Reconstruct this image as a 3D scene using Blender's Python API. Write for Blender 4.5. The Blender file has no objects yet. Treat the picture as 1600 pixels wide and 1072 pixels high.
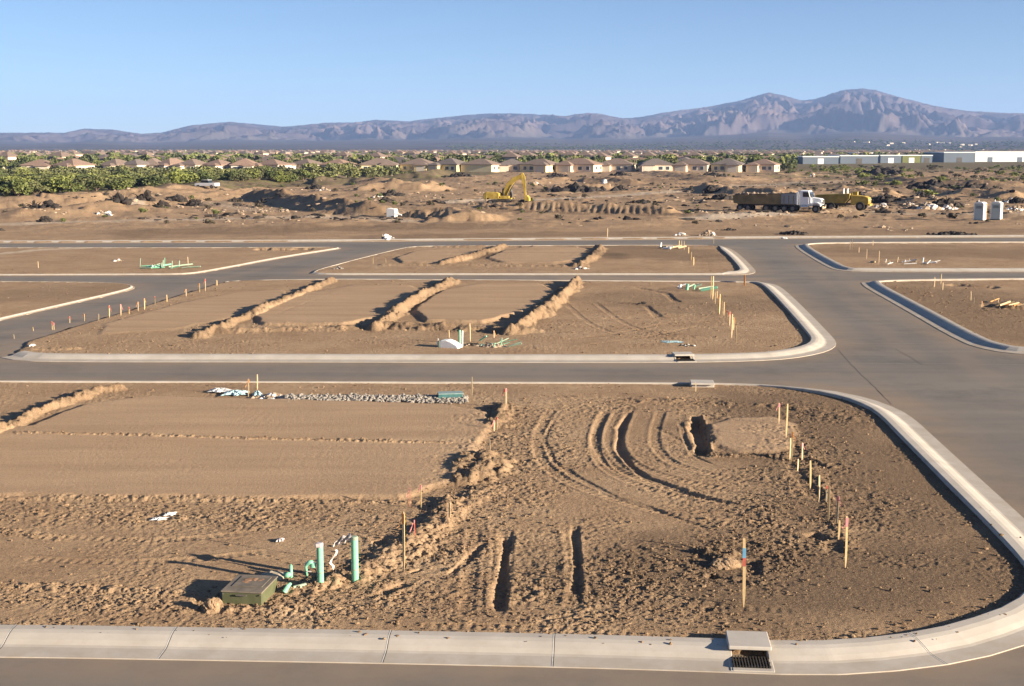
import bpy, math, random
import numpy as np
from mathutils import Vector, Matrix
random.seed(7)
RNG = np.random.default_rng(7)
C = bpy.context.scene.collection
sc = bpy.context.scene
R = math.radians

# ------------------------------------------------------------------ camera
CAMH, F, HY = 9.0, 2000.0, 232.0            # eye height, focal length and horizon row of the 1600x1072 photograph
PITCH = math.atan((536 - HY) / F)
cam = bpy.data.cameras.new('camera')
camo = bpy.data.objects.new('camera', cam)
C.objects.link(camo)
camo.location = (0, 0, CAMH)
camo.rotation_euler = (math.pi / 2 - PITCH, 0, 0)
cam.sensor_width = 36
cam.lens = F / 1600 * 36
cam.clip_start = 0.5
cam.clip_end = 60000
sc.camera = camo

# ------------------------------------------------------------------ sky and sun
SUN_EL, SUN_AZ = 13.5, 115.0                # azimuth from +Y towards +X
w = bpy.data.worlds.new('World')
sc.world = w
w.use_nodes = True
wn = w.node_tree
sky = wn.nodes.new('ShaderNodeTexSky')
sky.sky_type = 'NISHITA'
sky.sun_disc = False
sky.sun_elevation = R(SUN_EL)
sky.sun_rotation = R(SUN_AZ)
sky.altitude = 300
sky.air_density = 0.6
sky.dust_density = 0.15
sky.ozone_density = 2.5
hs = wn.nodes.new('ShaderNodeHueSaturation')
hs.inputs['Saturation'].default_value = 1.0
wn.links.new(sky.outputs[0], hs.inputs['Color'])
wn.links.new(hs.outputs[0], wn.nodes['Background'].inputs[0])
wn.nodes['Background'].inputs[1].default_value = 0.044
sl = bpy.data.lights.new('sun', 'SUN')
sl.energy = 5.0
sl.angle = R(0.5)
sl.color = (1.0, 0.86, 0.66)
so = bpy.data.objects.new('sun', sl)
C.objects.link(so)
e, a = R(SUN_EL), R(SUN_AZ)
sundir = Vector((math.cos(e) * math.sin(a), math.cos(e) * math.cos(a), math.sin(e)))
so.rotation_euler = sundir.to_track_quat('Z', 'Y').to_euler()
so.location = (60, -30, 60)
sc.view_settings.view_transform = 'Standard'
sc.view_settings.look = 'None'
sc.view_settings.gamma = 1
sc.view_settings.exposure = 1.72
sc.cycles.max_bounces = 5
sc.cycles.volume_bounces = 0

# ------------------------------------------------------------------ ground geometry helpers
CP, SP = math.cos(PITCH), math.sin(PITCH)
def g(px, py, z=0.0):
    """ground point seen at a pixel of the photograph"""
    u, v = (px - 800) / F, (536 - py) / F
    dx, dy, dz = u, CP + v * SP, -SP + v * CP
    t = (z - CAMH) / dz
    return (dx * t, dy * t)
def gl(pts, z=0.0):
    return [g(x, y, z) for x, y in pts]
def hash2(ix, iy, s):
    n = (ix.astype(np.int64) * 374761393 + iy.astype(np.int64) * 668265263 + s * 974634777) & 0xffffffff
    n = ((n ^ (n >> 13)) * 1274126177) & 0xffffffff
    n = ((n ^ (n >> 16)) * 2246822519) & 0xffffffff
    return ((n ^ (n >> 15)) & 0xffffff) / float(0xffffff)
def perlin(x, y, s=0):
    xi, yi = np.floor(x), np.floor(y)
    fx, fy = x - xi, y - yi
    ux, uy = fx * fx * fx * (fx * (fx * 6 - 15) + 10), fy * fy * fy * (fy * (fy * 6 - 15) + 10)
    def gr(ax, ay, dx, dy):
        an = hash2(ax, ay, s) * 6.2831853
        return np.cos(an) * dx + np.sin(an) * dy
    a0 = gr(xi, yi, fx, fy); b0 = gr(xi + 1, yi, fx - 1, fy)
    c0 = gr(xi, yi + 1, fx, fy - 1); d0 = gr(xi + 1, yi + 1, fx - 1, fy - 1)
    return (a0 + (b0 - a0) * ux + (c0 + (d0 - c0) * ux - a0 - (b0 - a0) * ux) * uy) * 1.5
def fbm(x, y, scale, octs=4, s=0, gain=0.5):
    r = 0; amp = 1.0; fr = 1.0 / scale
    for i in range(octs):
        r = r + amp * perlin(x * fr + 17.3 * i, y * fr - 9.1 * i, s + i)
        amp *= gain; fr *= 2.03
    return r
def clods(x, y, size, s=0):
    """rounded lumps of random size, 0..1"""
    X, Y = x / size, y / size
    xi, yi = np.floor(X), np.floor(Y)
    out = np.zeros_like(x)
    for i in (-1, 0, 1):
        for j in (-1, 0, 1):
            cx, cy = xi + i, yi + j
            px, py = cx + hash2(cx, cy, s + 1), cy + hash2(cx, cy, s + 2)
            r = 0.18 + 0.5 * hash2(cx, cy, s + 3) ** 2
            d = ((X - px) ** 2 + (Y - py) ** 2) / (r * r)
            out = np.maximum(out, np.clip(1 - d, 0, 1) ** 0.6 * r * 1.6)
    return out
def ss(a, b, x):
    t = np.clip((x - a) / (b - a), 0, 1)
    return t * t * (3 - 2 * t)
def chaikin(p, n=2, closed=True):
    for _ in range(n):
        q = []
        m = len(p)
        if not closed: q.append(p[0])
        for i in range(m if closed else m - 1):
            A, B = p[i], p[(i + 1) % m]
            q.append((A[0] * .75 + B[0] * .25, A[1] * .75 + B[1] * .25))
            q.append((A[0] * .25 + B[0] * .75, A[1] * .25 + B[1] * .75))
        if not closed: q.append(p[-1])
        p = q
    return p
def resample(p, step, closed=True):
    P = list(p) + ([p[0]] if closed else [])
    P = np.array(P, float)
    L = np.concatenate([[0], np.cumsum(np.hypot(*np.diff(P, axis=0).T))])
    n = max(3, int(L[-1] / step))
    t = np.linspace(0, L[-1], n + 1)
    if closed: t = t[:-1]
    return np.stack([np.interp(t, L, P[:, 0]), np.interp(t, L, P[:, 1])], 1)
def seg_dist(x, y, pts, closed=False):
    best = np.full(x.shape, 1e9); tt = np.zeros(x.shape)
    P = list(pts) + ([pts[0]] if closed else [])
    tot = 0.0; lens = [math.dist(P[i], P[i + 1]) for i in range(len(P) - 1)]
    L = sum(lens) or 1
    for i in range(len(P) - 1):
        (ax, ay), (bx, by) = P[i], P[i + 1]
        dx, dy = bx - ax, by - ay
        l2 = dx * dx + dy * dy + 1e-12
        t = np.clip(((x - ax) * dx + (y - ay) * dy) / l2, 0, 1)
        d = np.hypot(x - ax - t * dx, y - ay - t * dy)
        m = d < best
        best = np.where(m, d, best); tt = np.where(m, (tot + t * lens[i]) / L, tt)
        tot += lens[i]
    return best, tt
def sdf(x, y, poly, margin=4.0):
    """signed distance, positive inside; only exact near or inside the polygon"""
    P = np.array(poly)
    out = np.full(x.shape, -margin)
    m = (x > P[:, 0].min() - margin) & (x < P[:, 0].max() + margin) & (y > P[:, 1].min() - margin) & (y < P[:, 1].max() + margin)
    if not m.any(): return out
    X, Y = x[m], y[m]
    d, _ = seg_dist(X, Y, poly, True)
    ins = np.zeros(X.shape, bool)
    n = len(poly)
    for i in range(n):
        (ax, ay), (bx, by) = poly[i], poly[(i + 1) % n]
        c = (ay > Y) != (by > Y)
        if abs(by - ay) > 1e-12:
            ins ^= c & (X < (bx - ax) * (Y - ay) / (by - ay) + ax)
    out[m] = np.where(ins, d, -np.minimum(d, margin))
    return out

# ------------------------------------------------------------------ the plan: blocks of soil between the streets (outer edge of each kerb)
BL = {}
def block(name, pts, ch=2): BL[name] = [tuple(p) for p in resample(chaikin(gl(pts), ch), 1.0)]
block('near', [(-900, 1027), (-400, 1027), (0, 1027), (285, 1032), (580, 1037), (865, 1043), (1100, 1050), (1250, 1056), (1330, 1055), (1440, 1046), (1530, 1031),
      (1600, 1010), (1665, 985), (1705, 952), (1708, 920), (1672, 878), (1600, 811), (1530, 748), (1462, 686), (1424, 651), (1395, 636),
      (1362, 624), (1300, 610), (1200, 602), (1100, 599), (800, 598), (400, 597), (0, 596), (-500, 596), (-900, 596)])
block('middle', [(-10, 556), (20, 564), (100, 566), (400, 566), (800, 567), (1060, 567), (1160, 565), (1230, 562), (1282, 553), (1303, 545), (1308, 536), (1299, 525),
      (1262, 487), (1222, 449), (1205, 443), (1180, 441), (1000, 440), (700, 438), (530, 437), (400, 439), (345, 441), (310, 452), (200, 486), (100, 515), (20, 541), (-12, 550)])
block('left', [(-500, 441), (-200, 441), (0, 441), (150, 442), (200, 444), (214, 448), (205, 454), (100, 478), (0, 501), (-200, 548), (-350, 580), (-500, 580)])
block('upper left', [(-500, 430), (-200, 430), (0, 431), (200, 430), (285, 430), (315, 427), (400, 411), (455, 401), (520, 391), (538, 388), (520, 387), (300, 388), (0, 388), (-500, 388)])
block('upper middle', [(484, 430), (484, 425), (520, 415), (562, 404), (615, 391), (642, 386), (700, 385), (1000, 384), (1110, 384), (1136, 386), (1154, 396), (1180, 421), (1181, 427), (1166, 430), (1100, 430), (800, 430), (600, 430)])
block('upper right', [(1238, 385), (1250, 382), (1300, 380), (1600, 379), (2100, 378), (2100, 425), (1600, 425), (1360, 425), (1312, 424), (1292, 418)])
block('right', [(1340, 443), (1356, 440), (1420, 438), (1600, 436), (2100, 434), (2100, 562), (1600, 556), (1550, 549), (1505, 538), (1410, 482)])
FARY = g(0, 376)[1]
ROADX0, ROADX1, ROADY0 = -150.0, 150.0, -30.0
# far edge of the last street, slightly slanted
FE = [g(-700, 380), g(0, 380), g(400, 379), g(1200, 373), g(1600, 371), g(2400, 369)]
def far_edge(x):
    return np.interp(x, [p[0] for p in FE], [p[1] for p in FE])

PADS = [  # polygon (pixels), height
    ([(-500, 690), (0, 690), (170, 622), (450, 630), (770, 640), (760, 690), (700, 788), (400, 786), (0, 783), (-500, 783)], .10),
    ([(1105, 658), (1240, 655), (1250, 712), (1120, 714)], .05),
    ([(345, 512), (505, 450), (690, 450), (600, 512)], .14), ([(620, 505), (705, 447), (890, 447), (800, 510)], .16),
    ([(90, 530), (330, 462), (480, 452), (330, 515)], .05), ([(600, 412), (660, 391), (780, 391), (715, 415)], .12),
    ([(745, 412), (800, 388), (935, 388), (905, 415)], .10)]
PADS = [(chaikin(gl(p), 1), h) for p, h in PADS]
BERMS = [  # line (pixels), height, half width, lumpiness
    ([(-140, 742), (-20, 688), (80, 643), (150, 616), (190, 612)], .42, 1.0, .25),
    ([(310, 530), (400, 493), (500, 449), (522, 439)], .50, 1.3, .25),
    ([(585, 518), (640, 480), (700, 445), (712, 437)], .62, 1.6, .25),
    ([(800, 524), (850, 490), (885, 460), (903, 441)], .75, 1.9, .3),
    ([(330, 521), (450, 518), (600, 514)], .26, 1.5, .7), ([(600, 512), (720, 517), (810, 521)], .42, 2.0, .8),
    ([(690, 415), (735, 405), (790, 386)], .55, 1.5, .3), ([(905, 418), (925, 405), (938, 390)], .6, 2.0, .4),
    ([(600, 416), (720, 416), (900, 418)], .2, 1.2, .8), ([(570, 405), (640, 388), (760, 387), (900, 388)], .22, 1.0, .7),
    ([(785, 640), (775, 668)], .35, 1.1, .6), ([(760, 722), (742, 750), (732, 760)], .50, 1.5, .5), ([(705, 790), (690, 830)], .28, .9, .8),
    ([(690, 815), (640, 860), (560, 905), (480, 925)], .22, 1.0, .9),
    ([(1095, 655), (1106, 690), (1110, 716)], .18, .35, .3), ([(1112, 716), (1250, 718), (1300, 735)], .12, .5, .9), ([(1000, 628), (1240, 640), (1330, 660)], .10, .9, .9),
    ([(1098, 868), (1130, 882), (1150, 872)], .20, .45, .8), ([(600, 870), (700, 812), (760, 768)], .15, .9, .9),
    ([(30, 685), (350, 692), (700, 700)], .06, .3, .9), ([(-100, 785), (300, 786), (700, 792)], .08, .35, .9),
    ([(-100, 918), (120, 925), (300, 935)], .09, .5, .9), ([(330, 960), (480, 958)], .10, .5, .9), ([(0, 836), (90, 845)], .07, .6, .9),
    ([(20, 543), (100, 520), (200, 491), (330, 447)], .16, .8, .8), ([(0, 551), (120, 548)], .15, .8, .8),
    ([(1250, 690), (1290, 770), (1325, 860)], .06, .6, .9)]
BERMS = [(gl(p), h * (.58 if lu > .45 else .64), wd * (.46 if lu > .45 else .31), lu * .6) for p, h, wd, lu in BERMS]
GROOVES = [  # line, depth, half width
    ([(986, 645), (970, 672), (967, 705), (985, 732), (1010, 752), (1080, 776), (1180, 800)], .17, .30),
    ([(868, 655), (850, 690), (865, 725), (905, 753), (960, 782), (1020, 800), (1100, 830), (1140, 848)], .07, .22),
    ([(945, 650), (925, 690), (945, 728), (990, 752)], .03, .2), ([(1062, 660), (1070, 690), (1082, 716), (1120, 733)], .07, .2),
    ([(1088, 652), (1095, 685), (1099, 718)], .62, .55), ([(797, 838), (788, 880), (784, 925), (781, 965)], .22, .30),
    ([(898, 822), (900, 860), (901, 900), (896, 940)], .13, .22), ([(1262, 838), (1290, 850)], .24, .5), ([(1095, 866), (1125, 872)], .22, .42),
    ([(1108, 903), (1122, 910)], .2, .35), ([(1170, 880), (1180, 905)], .15, .4), ([(590, 850), (604, 862)], .2, .35), ([(592, 935), (640, 915)], .14, .3),
    ([(1300, 850), (1305, 870)], .12, .5), ([(640, 900), (660, 895)], .15, .3), ([(1230, 720), (1250, 750), (1285, 790)], .08, .5),
    ([(1075, 700), (1020, 668)], .04, .2), ([(925, 470), (1010, 480), (1030, 500)], .12, .5), ([(985, 450), (1040, 460), (1060, 475)], .15, .5),
    ([(940, 500), (1000, 500)], .1, .6), ([(395, 391), (490, 391)], .9, 2.2), ([(1480, 446), (1560, 452)], .5, 1.5), ([(1530, 480), (1640, 485)], .5, 1.6),
    ([(310, 940), (322, 955)], .14, .3), ([(700, 905), (730, 880), (760, 850)], .1, .25)]
GROOVES = [(gl(p), h * .37, wd * .48) for p, h, wd in GROOVES]
ROUGH = [  # centre line, reach, gain : trampled and cloddy soil
    ([(560, 930), (650, 870), (760, 770), (790, 650)], 2.6, 1.0), ([(880, 930), (1100, 900), (1200, 850), (1290, 780), (1230, 680)], 2.4, 1.0),
    ([(600, 950), (1100, 970)], 1.5, .7), ([(850, 515), (1000, 520), (1150, 480)], 4, .6), ([(330, 515), (600, 512), (850, 515)], 2.5, .8),
    ([(30, 545), (330, 540)], 3, .5), ([(0, 800), (700, 815)], 1.6, .8), ([(-50, 935), (450, 950)], 1.0, .8), ([(900, 635), (1330, 650)], 2.5, .8), ([(1400, 460), (1700, 500)], 8, .8),
    ([(600, 390), (1150, 410)], 6, .5), ([(800, 640), (850, 700), (820, 740)], 1.8, .8)]
ROUGH = [(gl(p), wd, k) for p, wd, k in ROUGH]
TRACKS = [([(905, 640), (880, 690), (900, 735), (960, 765), (1080, 800), (1200, 815)], .9), ([(1010, 640), (990, 690), (1010, 725), (1060, 745), (1180, 770)], .55), ([(960, 640), (935, 690), (950, 735), (1010, 765), (1130, 795)], .2),
          ([(840, 830), (845, 900), (835, 960)], .75), ([(760, 830), (752, 970)], .3), ([(640, 960), (900, 965), (1130, 985)], .8), ([(930, 860), (1000, 900), (1100, 930), (1250, 940)], .8),
          ([(50, 860), (250, 870), (420, 850)], .8),
          ([(880, 540), (1000, 525), (1080, 505), (1180, 520)], .9), ([(900, 470), (960, 520), (1060, 530)], .9), ([(400, 500), (480, 470), (560, 452)], .8), ([(680, 480), (820, 470), (880, 462)], .9)]
TRACKS = [(chaikin(gl(p), 2, False), gp_) for p, gp_ in TRACKS]
# far field of graded dirt: (line, height, half width)
FAR = [
    ([(-300, 345), (0, 326), (200, 310), (300, 298), (420, 286), (560, 273), (650, 266)], 1.6, 10), ([(0, 345), (150, 330), (330, 310), (420, 300)], 1.0, 7),
    ([(405, 308), (450, 318), (510, 329), (560, 335), (606, 339)], 1.75, 4.2), ([(640, 342), (700, 341), (735, 347)], 1.2, 5.5),
    ([(740, 327), (830, 328), (930, 331), (1060, 336)], 1.15, 3.8), ([(480, 290), (560, 288), (640, 295)], 1.7, 9), ([(640, 280), (700, 276)], 2.2, 10),
    ([(560, 300), (640, 300), (690, 296)], 1.7, 6), ([(800, 290), (900, 283), (1000, 290)], 1.2, 8), ([(870, 298), (950, 297)], 1.3, 5),
    ([(1020, 270), (1120, 284), (1280, 275)], 1.2, 9), ([(1100, 296), (1150, 305), (1250, 309)], 1.4, 5), ([(1330, 300), (1400, 318), (1480, 322)], 1.1, 5),
    ([(1380, 280), (1450, 290), (1600, 295)], 1.4, 9), ([(1450, 305), (1600, 312)], 1.5, 6), ([(140, 335), (230, 330)], .8, 5), ([(60, 322), (160, 318)], 1.4, 7)]
FAR = [(gl(p), h, wd) for p, h, wd in FAR]
DARK = [  # damp or disturbed darker soil, and painted shade along far banks (line, half width, strength)
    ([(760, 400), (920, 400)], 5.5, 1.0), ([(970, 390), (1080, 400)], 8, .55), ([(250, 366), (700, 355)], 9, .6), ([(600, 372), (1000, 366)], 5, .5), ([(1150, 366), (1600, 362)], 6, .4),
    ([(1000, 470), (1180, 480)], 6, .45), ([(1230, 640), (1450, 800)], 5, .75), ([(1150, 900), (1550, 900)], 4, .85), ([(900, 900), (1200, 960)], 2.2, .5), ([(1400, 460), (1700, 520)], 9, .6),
    ([(1380, 395), (1700, 398)], 9, .5), ([(0, 465), (180, 452)], 5, .4), ([(1300, 290), (1700, 290)], 30, .7), ([(850, 296), (1100, 280)], 14, .4), ([(405, 311), (606, 341)], 4, .5), ([(740, 330), (1060, 338)], 4, .5)]  # closing pair paints the shaded side of the far banks darker
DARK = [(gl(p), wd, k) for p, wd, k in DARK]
PALE = [([(-100, 355), (250, 345), (500, 340), (620, 347)], 4, .7), ([(700, 318), (860, 313), (1060, 300)], 4, .9), ([(1100, 343), (1210, 338)], 3.5, 1.2), ([(190, 318), (215, 326)], 2.0, 1.4),
        ([(0, 398), (60, 392), (150, 388)], 1, .9), ([(300, 290), (420, 287), (600, 273)], 5, .6), ([(330, 318), (400, 330)], 3, .4), ([(1250, 330), (1600, 340)], 4, .5), ([(1150, 292), (1300, 285)], 6, .6)]
PALE = [(gl(p), wd, k) for p, wd, k in PALE]
Y0 = FARY

def kfac(x, y):
    """width of the kerb: full along the near and right streets, narrow along the far left ones"""
    px = 800 + F * x / np.maximum(y, 1)
    k = 1 - .74 * ss(57, 59.5, y) * (1 - ss(380, 520, px)) * ss(0, 1, y > 1)
    k = np.minimum(k, 1 - .68 * ss(84, 88, y) * (1 - ss(1125, 1150, px)))
    k = np.minimum(k, 1 - .45 * ss(44, 46, y) * (1 - ss(50, 52, y)) * (1 - ss(1180, 1330, px)))
    return k
def terrain(x, y, detail=True):
    """height, dark mask, pale mask, grit mask, block distance"""
    x = np.asarray(x, float); y = np.asarray(y, float)
    s = np.full(x.shape, -4.0)
    for p in BL.values():
        s = np.maximum(s, sdf(x, y, p))
    inroad = (x > ROADX0 + 2) & (x < ROADX1 - 2) & (y > ROADY0 + 2)
    fe = far_edge(x)
    sF = y - fe
    s = np.where(sF > -4, np.maximum(s, np.minimum(sF, 500)), s)
    s = np.where(inroad | (sF > -4), s, 10.0)
    near = (y < Y0 + 6)
    base = 0.08 + 0.02 * fbm(x, y, 6, 2, 3)
    patch = ss(-.25, .45, fbm(x, y, 3.2, 3, 40))
    rough = 0.005 + 0.013 * patch
    lump = np.zeros(x.shape) + .02 + .16 * patch ** 2
    padm = np.zeros(x.shape)
    h = base
    X, Y = x[near], y[near]
    hn = np.zeros(X.shape); rn = np.zeros(X.shape); ln = np.zeros(X.shape); pn = np.zeros(X.shape)
    wob = fbm(X, Y, 1.2, 2, 50) * .25
    for p, hh in PADS:
        m = ss(-.10, .22, sdf(X, Y, p) + wob * .5)
        hn += m * hh; pn = np.maximum(pn, m)
    for p, wd, k in ROUGH:
        d, _ = seg_dist(X, Y, p)
        m = (1 - ss(0.2, 1.0, d / wd)) * k * (0.35 + .65 * ss(-.3, .4, fbm(X, Y, 1.1, 2, 61)))
        rn = np.maximum(rn, m); ln = np.maximum(ln, m)
    bs = np.zeros(X.shape)
    for i, (p, hh, wd, lu) in enumerate(BERMS):
        d, t = seg_dist(X, Y, p)
        m0 = d < wd * 1.6
        if not m0.any(): continue
        q = d[m0] / (wd * (1 + .55 * fbm(X[m0], Y[m0], 2.6, 2, 170 + i))) + fbm(X[m0], Y[m0], wd * .9, 3, 70 + i, .7) * (.24 + .32 * lu)
        pr = np.clip(1 - q, 0, 1)
        pr = np.where(pr > .75, .75 + (pr - .75) * .5, pr)
        am = 1 + (.25 + lu * .8) * fbm(X[m0], Y[m0], wd * 1.2, 3, 90 + i)
        v = np.zeros(X.shape); v[m0] = hh * pr * np.clip(am, .1, 2)
        bs = np.maximum(bs, v)
        mm = np.zeros(X.shape); mm[m0] = ss(0, .3, pr)
        pn = pn * (1 - mm)
        ln = np.maximum(ln, mm * (.35 + .65 * lu)); rn = np.maximum(rn, mm * .6)
    hn += bs
    for i, (p, gap) in enumerate(TRACKS):   # faint paired wheel tracks with cross tread
        d, t = seg_dist(X, Y, p)
        m0 = d < 2.2
        if not m0.any(): continue
        dd = np.abs(np.abs(d[m0] - gap) ) / .17
        L_ = sum(math.dist(p[k], p[k + 1]) for k in range(len(p) - 1))
        tr = 1 - ss(.6, 1.1, dd)
        tap = ss(0, .1, t[m0]) * ss(0, .1, 1 - t[m0])
        hn[m0] += (-.014 * tr + .008 * np.sin(t[m0] * L_ * 6.283 / .22) * tr + .010 * np.exp(-((dd - 1.3) / .3) ** 2)) * tap * (1 - pn[m0] * .6)
    for i, (p, hh, wd) in enumerate(GROOVES):
        d, t = seg_dist(X, Y, p)
        m0 = d < wd * 2.6
        if not m0.any(): continue
        q = d[m0] / (wd * (1 + .55 * fbm(X[m0], Y[m0], 2.6, 2, 170 + i))) + fbm(X[m0], Y[m0], .35, 2, 130 + i) * .22
        taper = ss(0, .12, t[m0]) * ss(0, .12, 1 - t[m0])
        hn[m0] -= hh * (1 - ss(.55, 1.1, q)) * taper
        hn[m0] += hh * .08 * np.exp(-((q - 1.45) / .35) ** 2) * taper
        pn[m0] *= ss(1, 2, q)
    inner = ss(1.0, 2.2, s[near])
    h = h.copy()
    h[near] += hn * ss(.9, 1.6, s[near])
    rough[near] = rough[near] * (1 - .75 * pn) + .021 * rn * inner
    lump[near] = (lump[near] * (1 - pn) + ln) * inner
    padm[near] = pn
    fm = (sF > 0) & (y < 520)
    if fm.any():
        X, Y = x[fm], y[fm]
        k = ss(4, 40, sF[fm])
        hf = k * (.55 * fbm(X, Y, 26, 3, 200) + .22 * fbm(X, Y, 6, 3, 210)) + .05
        lf = np.full(X.shape, .25) * k + .05
        wx, wy = X + 2.5 * fbm(X, Y, 8, 2, 230), Y + 2.5 * fbm(X, Y, 8, 2, 231)
        for i, (p, hh, wd) in enumerate(FAR):
            d, t = seg_dist(wx, wy, p)
            q = d / wd
            if i in (2, 4):
                d, t = seg_dist(X + .3 * fbm(X, Y, 2, 1, 5), Y, p)
                q = d / wd * (1 + .09 * np.sin(t * 6.283 * 44 + 2 * fbm(X, Y, 5, 1, 9)))
            if i == 3:
                an = np.arctan2(Y - p[1][1], X - p[1][0])
                q = q * (1 + .16 * np.sin(an * 26))
            pr = np.clip(1 - q, 0, 1) * ss(0, .08, t + .02) * ss(0, .08, 1.02 - t)
            hf = np.maximum(hf, hh * pr * (1 + .3 * fbm(X, Y, wd, 2, 240 + i)) + hf * .4)
            lf = np.maximum(lf, .5 * ss(0, .4, pr))
        fade = 1 - ss(440, 520, Y)
        h[fm] += hf * fade
        rough[fm] += .10 * lf * fade; lump[fm] = np.maximum(lump[fm], lf)
    if detail:
        kf = ss(45, 110, y)
        h = h + rough * (fbm(x, y, .17, 4, 300, .7) * .8 * (1 - kf) + fbm(x, y, 1.3, 4, 310, .6) * kf)
        cm = near & (lump > .02)
        X, Y = x[cm], y[cm]
        c = clods(X, Y, .34, 400) * .035 + clods(X, Y, .16, 410) * .032
        h[cm] += (.75 - kf[cm] * .35) * c * lump[cm] * (.4 + .6 * ss(-.2, .3, fbm(X, Y, .9, 2, 420)))
        cs = near & (padm < .9) & (y < 70)
        h[cs] += clods(x[cs], y[cs], .12, 430) * .009 * (1 - padm[cs]) * (.25 + .75 * patch[cs])
        cf = fm
        h[cf] += clods(x[cf], y[cf], 2.6, 450) * .75 * lump[cf] * ss(8, 40, sF[cf]) * ss(.0, .5, fbm(x[cf], y[cf], 14, 2, 451))
    kw = kfac(x, y)
    # soil stops under the kerb and lies below the asphalt
    lo = -0.15
    h = lo + (h - lo) * np.where(s > 100, 1, ss(.45, 1.12, s / kw))
    h = np.where(y > 520, .05, h)
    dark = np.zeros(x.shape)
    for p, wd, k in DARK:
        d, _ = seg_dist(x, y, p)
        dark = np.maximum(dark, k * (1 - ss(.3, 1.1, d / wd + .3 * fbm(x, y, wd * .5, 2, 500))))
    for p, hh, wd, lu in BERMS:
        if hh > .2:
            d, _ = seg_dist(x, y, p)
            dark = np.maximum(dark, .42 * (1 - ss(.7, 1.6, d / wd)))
    pale = np.zeros(x.shape)
    for p, wd, k in PALE:
        d, _ = seg_dist(x, y, p)
        pale = np.maximum(pale, k * (1 - ss(.2, 1.1, d / wd + .4 * fbm(x, y, wd * .6, 2, 520))))
    return h, dark, pale, padm, s
def hz(x, y):
    r_, a_ = math.hypot(x, y), math.atan2(x, y)
    i = min(max(int(np.searchsorted(rad, r_)), 1), len(rad) - 1)
    j = min(max(int(np.searchsorted(azs[:1150], a_)), 1), 1149)
    if r_ > 560: return .03
    u = (r_ - rad[i - 1]) / (rad[i] - rad[i - 1]); v_ = (a_ - azs[j - 1]) / (azs[j] - azs[j - 1])
    u, v_ = min(max(u, 0), 1), min(max(v_, 0), 1)
    return float((GH[i - 1, j - 1] * (1 - u) + GH[i, j - 1] * u) * (1 - v_) + (GH[i - 1, j] * (1 - u) + GH[i, j] * u) * v_)
def place(px, py):
    z = 0.05
    for _ in range(4):
        x, y = g(px, py, z)
        z = hz(x, y)
    return x, y, z

# ------------------------------------------------------------------ materials
def mat(name, col, rough=.8, var=.15, scale=8.0, col2=None, bump=0.0, bscale=60.0, metal=0.0, spec=.3):
    m = bpy.data.materials.new(name); m.use_nodes = True
    nt = m.node_tree; b = nt.nodes['Principled BSDF']
    b.inputs['Roughness'].default_value = rough; b.inputs['Metallic'].default_value = metal
    b.inputs['Specular IOR Level'].default_value = spec
    tc = nt.nodes.new('ShaderNodeTexCoord'); no = nt.nodes.new('ShaderNodeTexNoise')
    no.inputs['Scale'].default_value = scale; no.inputs['Detail'].default_value = 6
    nt.links.new(tc.outputs['Object'], no.inputs['Vector'])
    cr = nt.nodes.new('ShaderNodeValToRGB')
    c2 = col2 or tuple(min(1, c * (1 + var)) for c in col)
    cr.color_ramp.elements[0].position = .32; cr.color_ramp.elements[1].position = .68
    cr.color_ramp.elements[0].color = (*[c * (1 - var) for c in col], 1); cr.color_ramp.elements[1].color = (*c2, 1)
    nt.links.new(no.outputs['Fac'], cr.inputs[0]); nt.links.new(cr.outputs[0], b.inputs['Base Color'])
    if bump:
        n2 = nt.nodes.new('ShaderNodeTexNoise'); n2.inputs['Scale'].default_value = bscale; n2.inputs['Detail'].default_value = 5
        bu = nt.nodes.new('ShaderNodeBump'); bu.inputs['Strength'].default_value = bump; bu.inputs['Distance'].default_value = .02
        nt.links.new(tc.outputs['Object'], n2.inputs['Vector']); nt.links.new(n2.outputs['Fac'], bu.inputs['Height']); nt.links.new(bu.outputs[0], b.inputs['Normal'])
    return m
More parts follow.
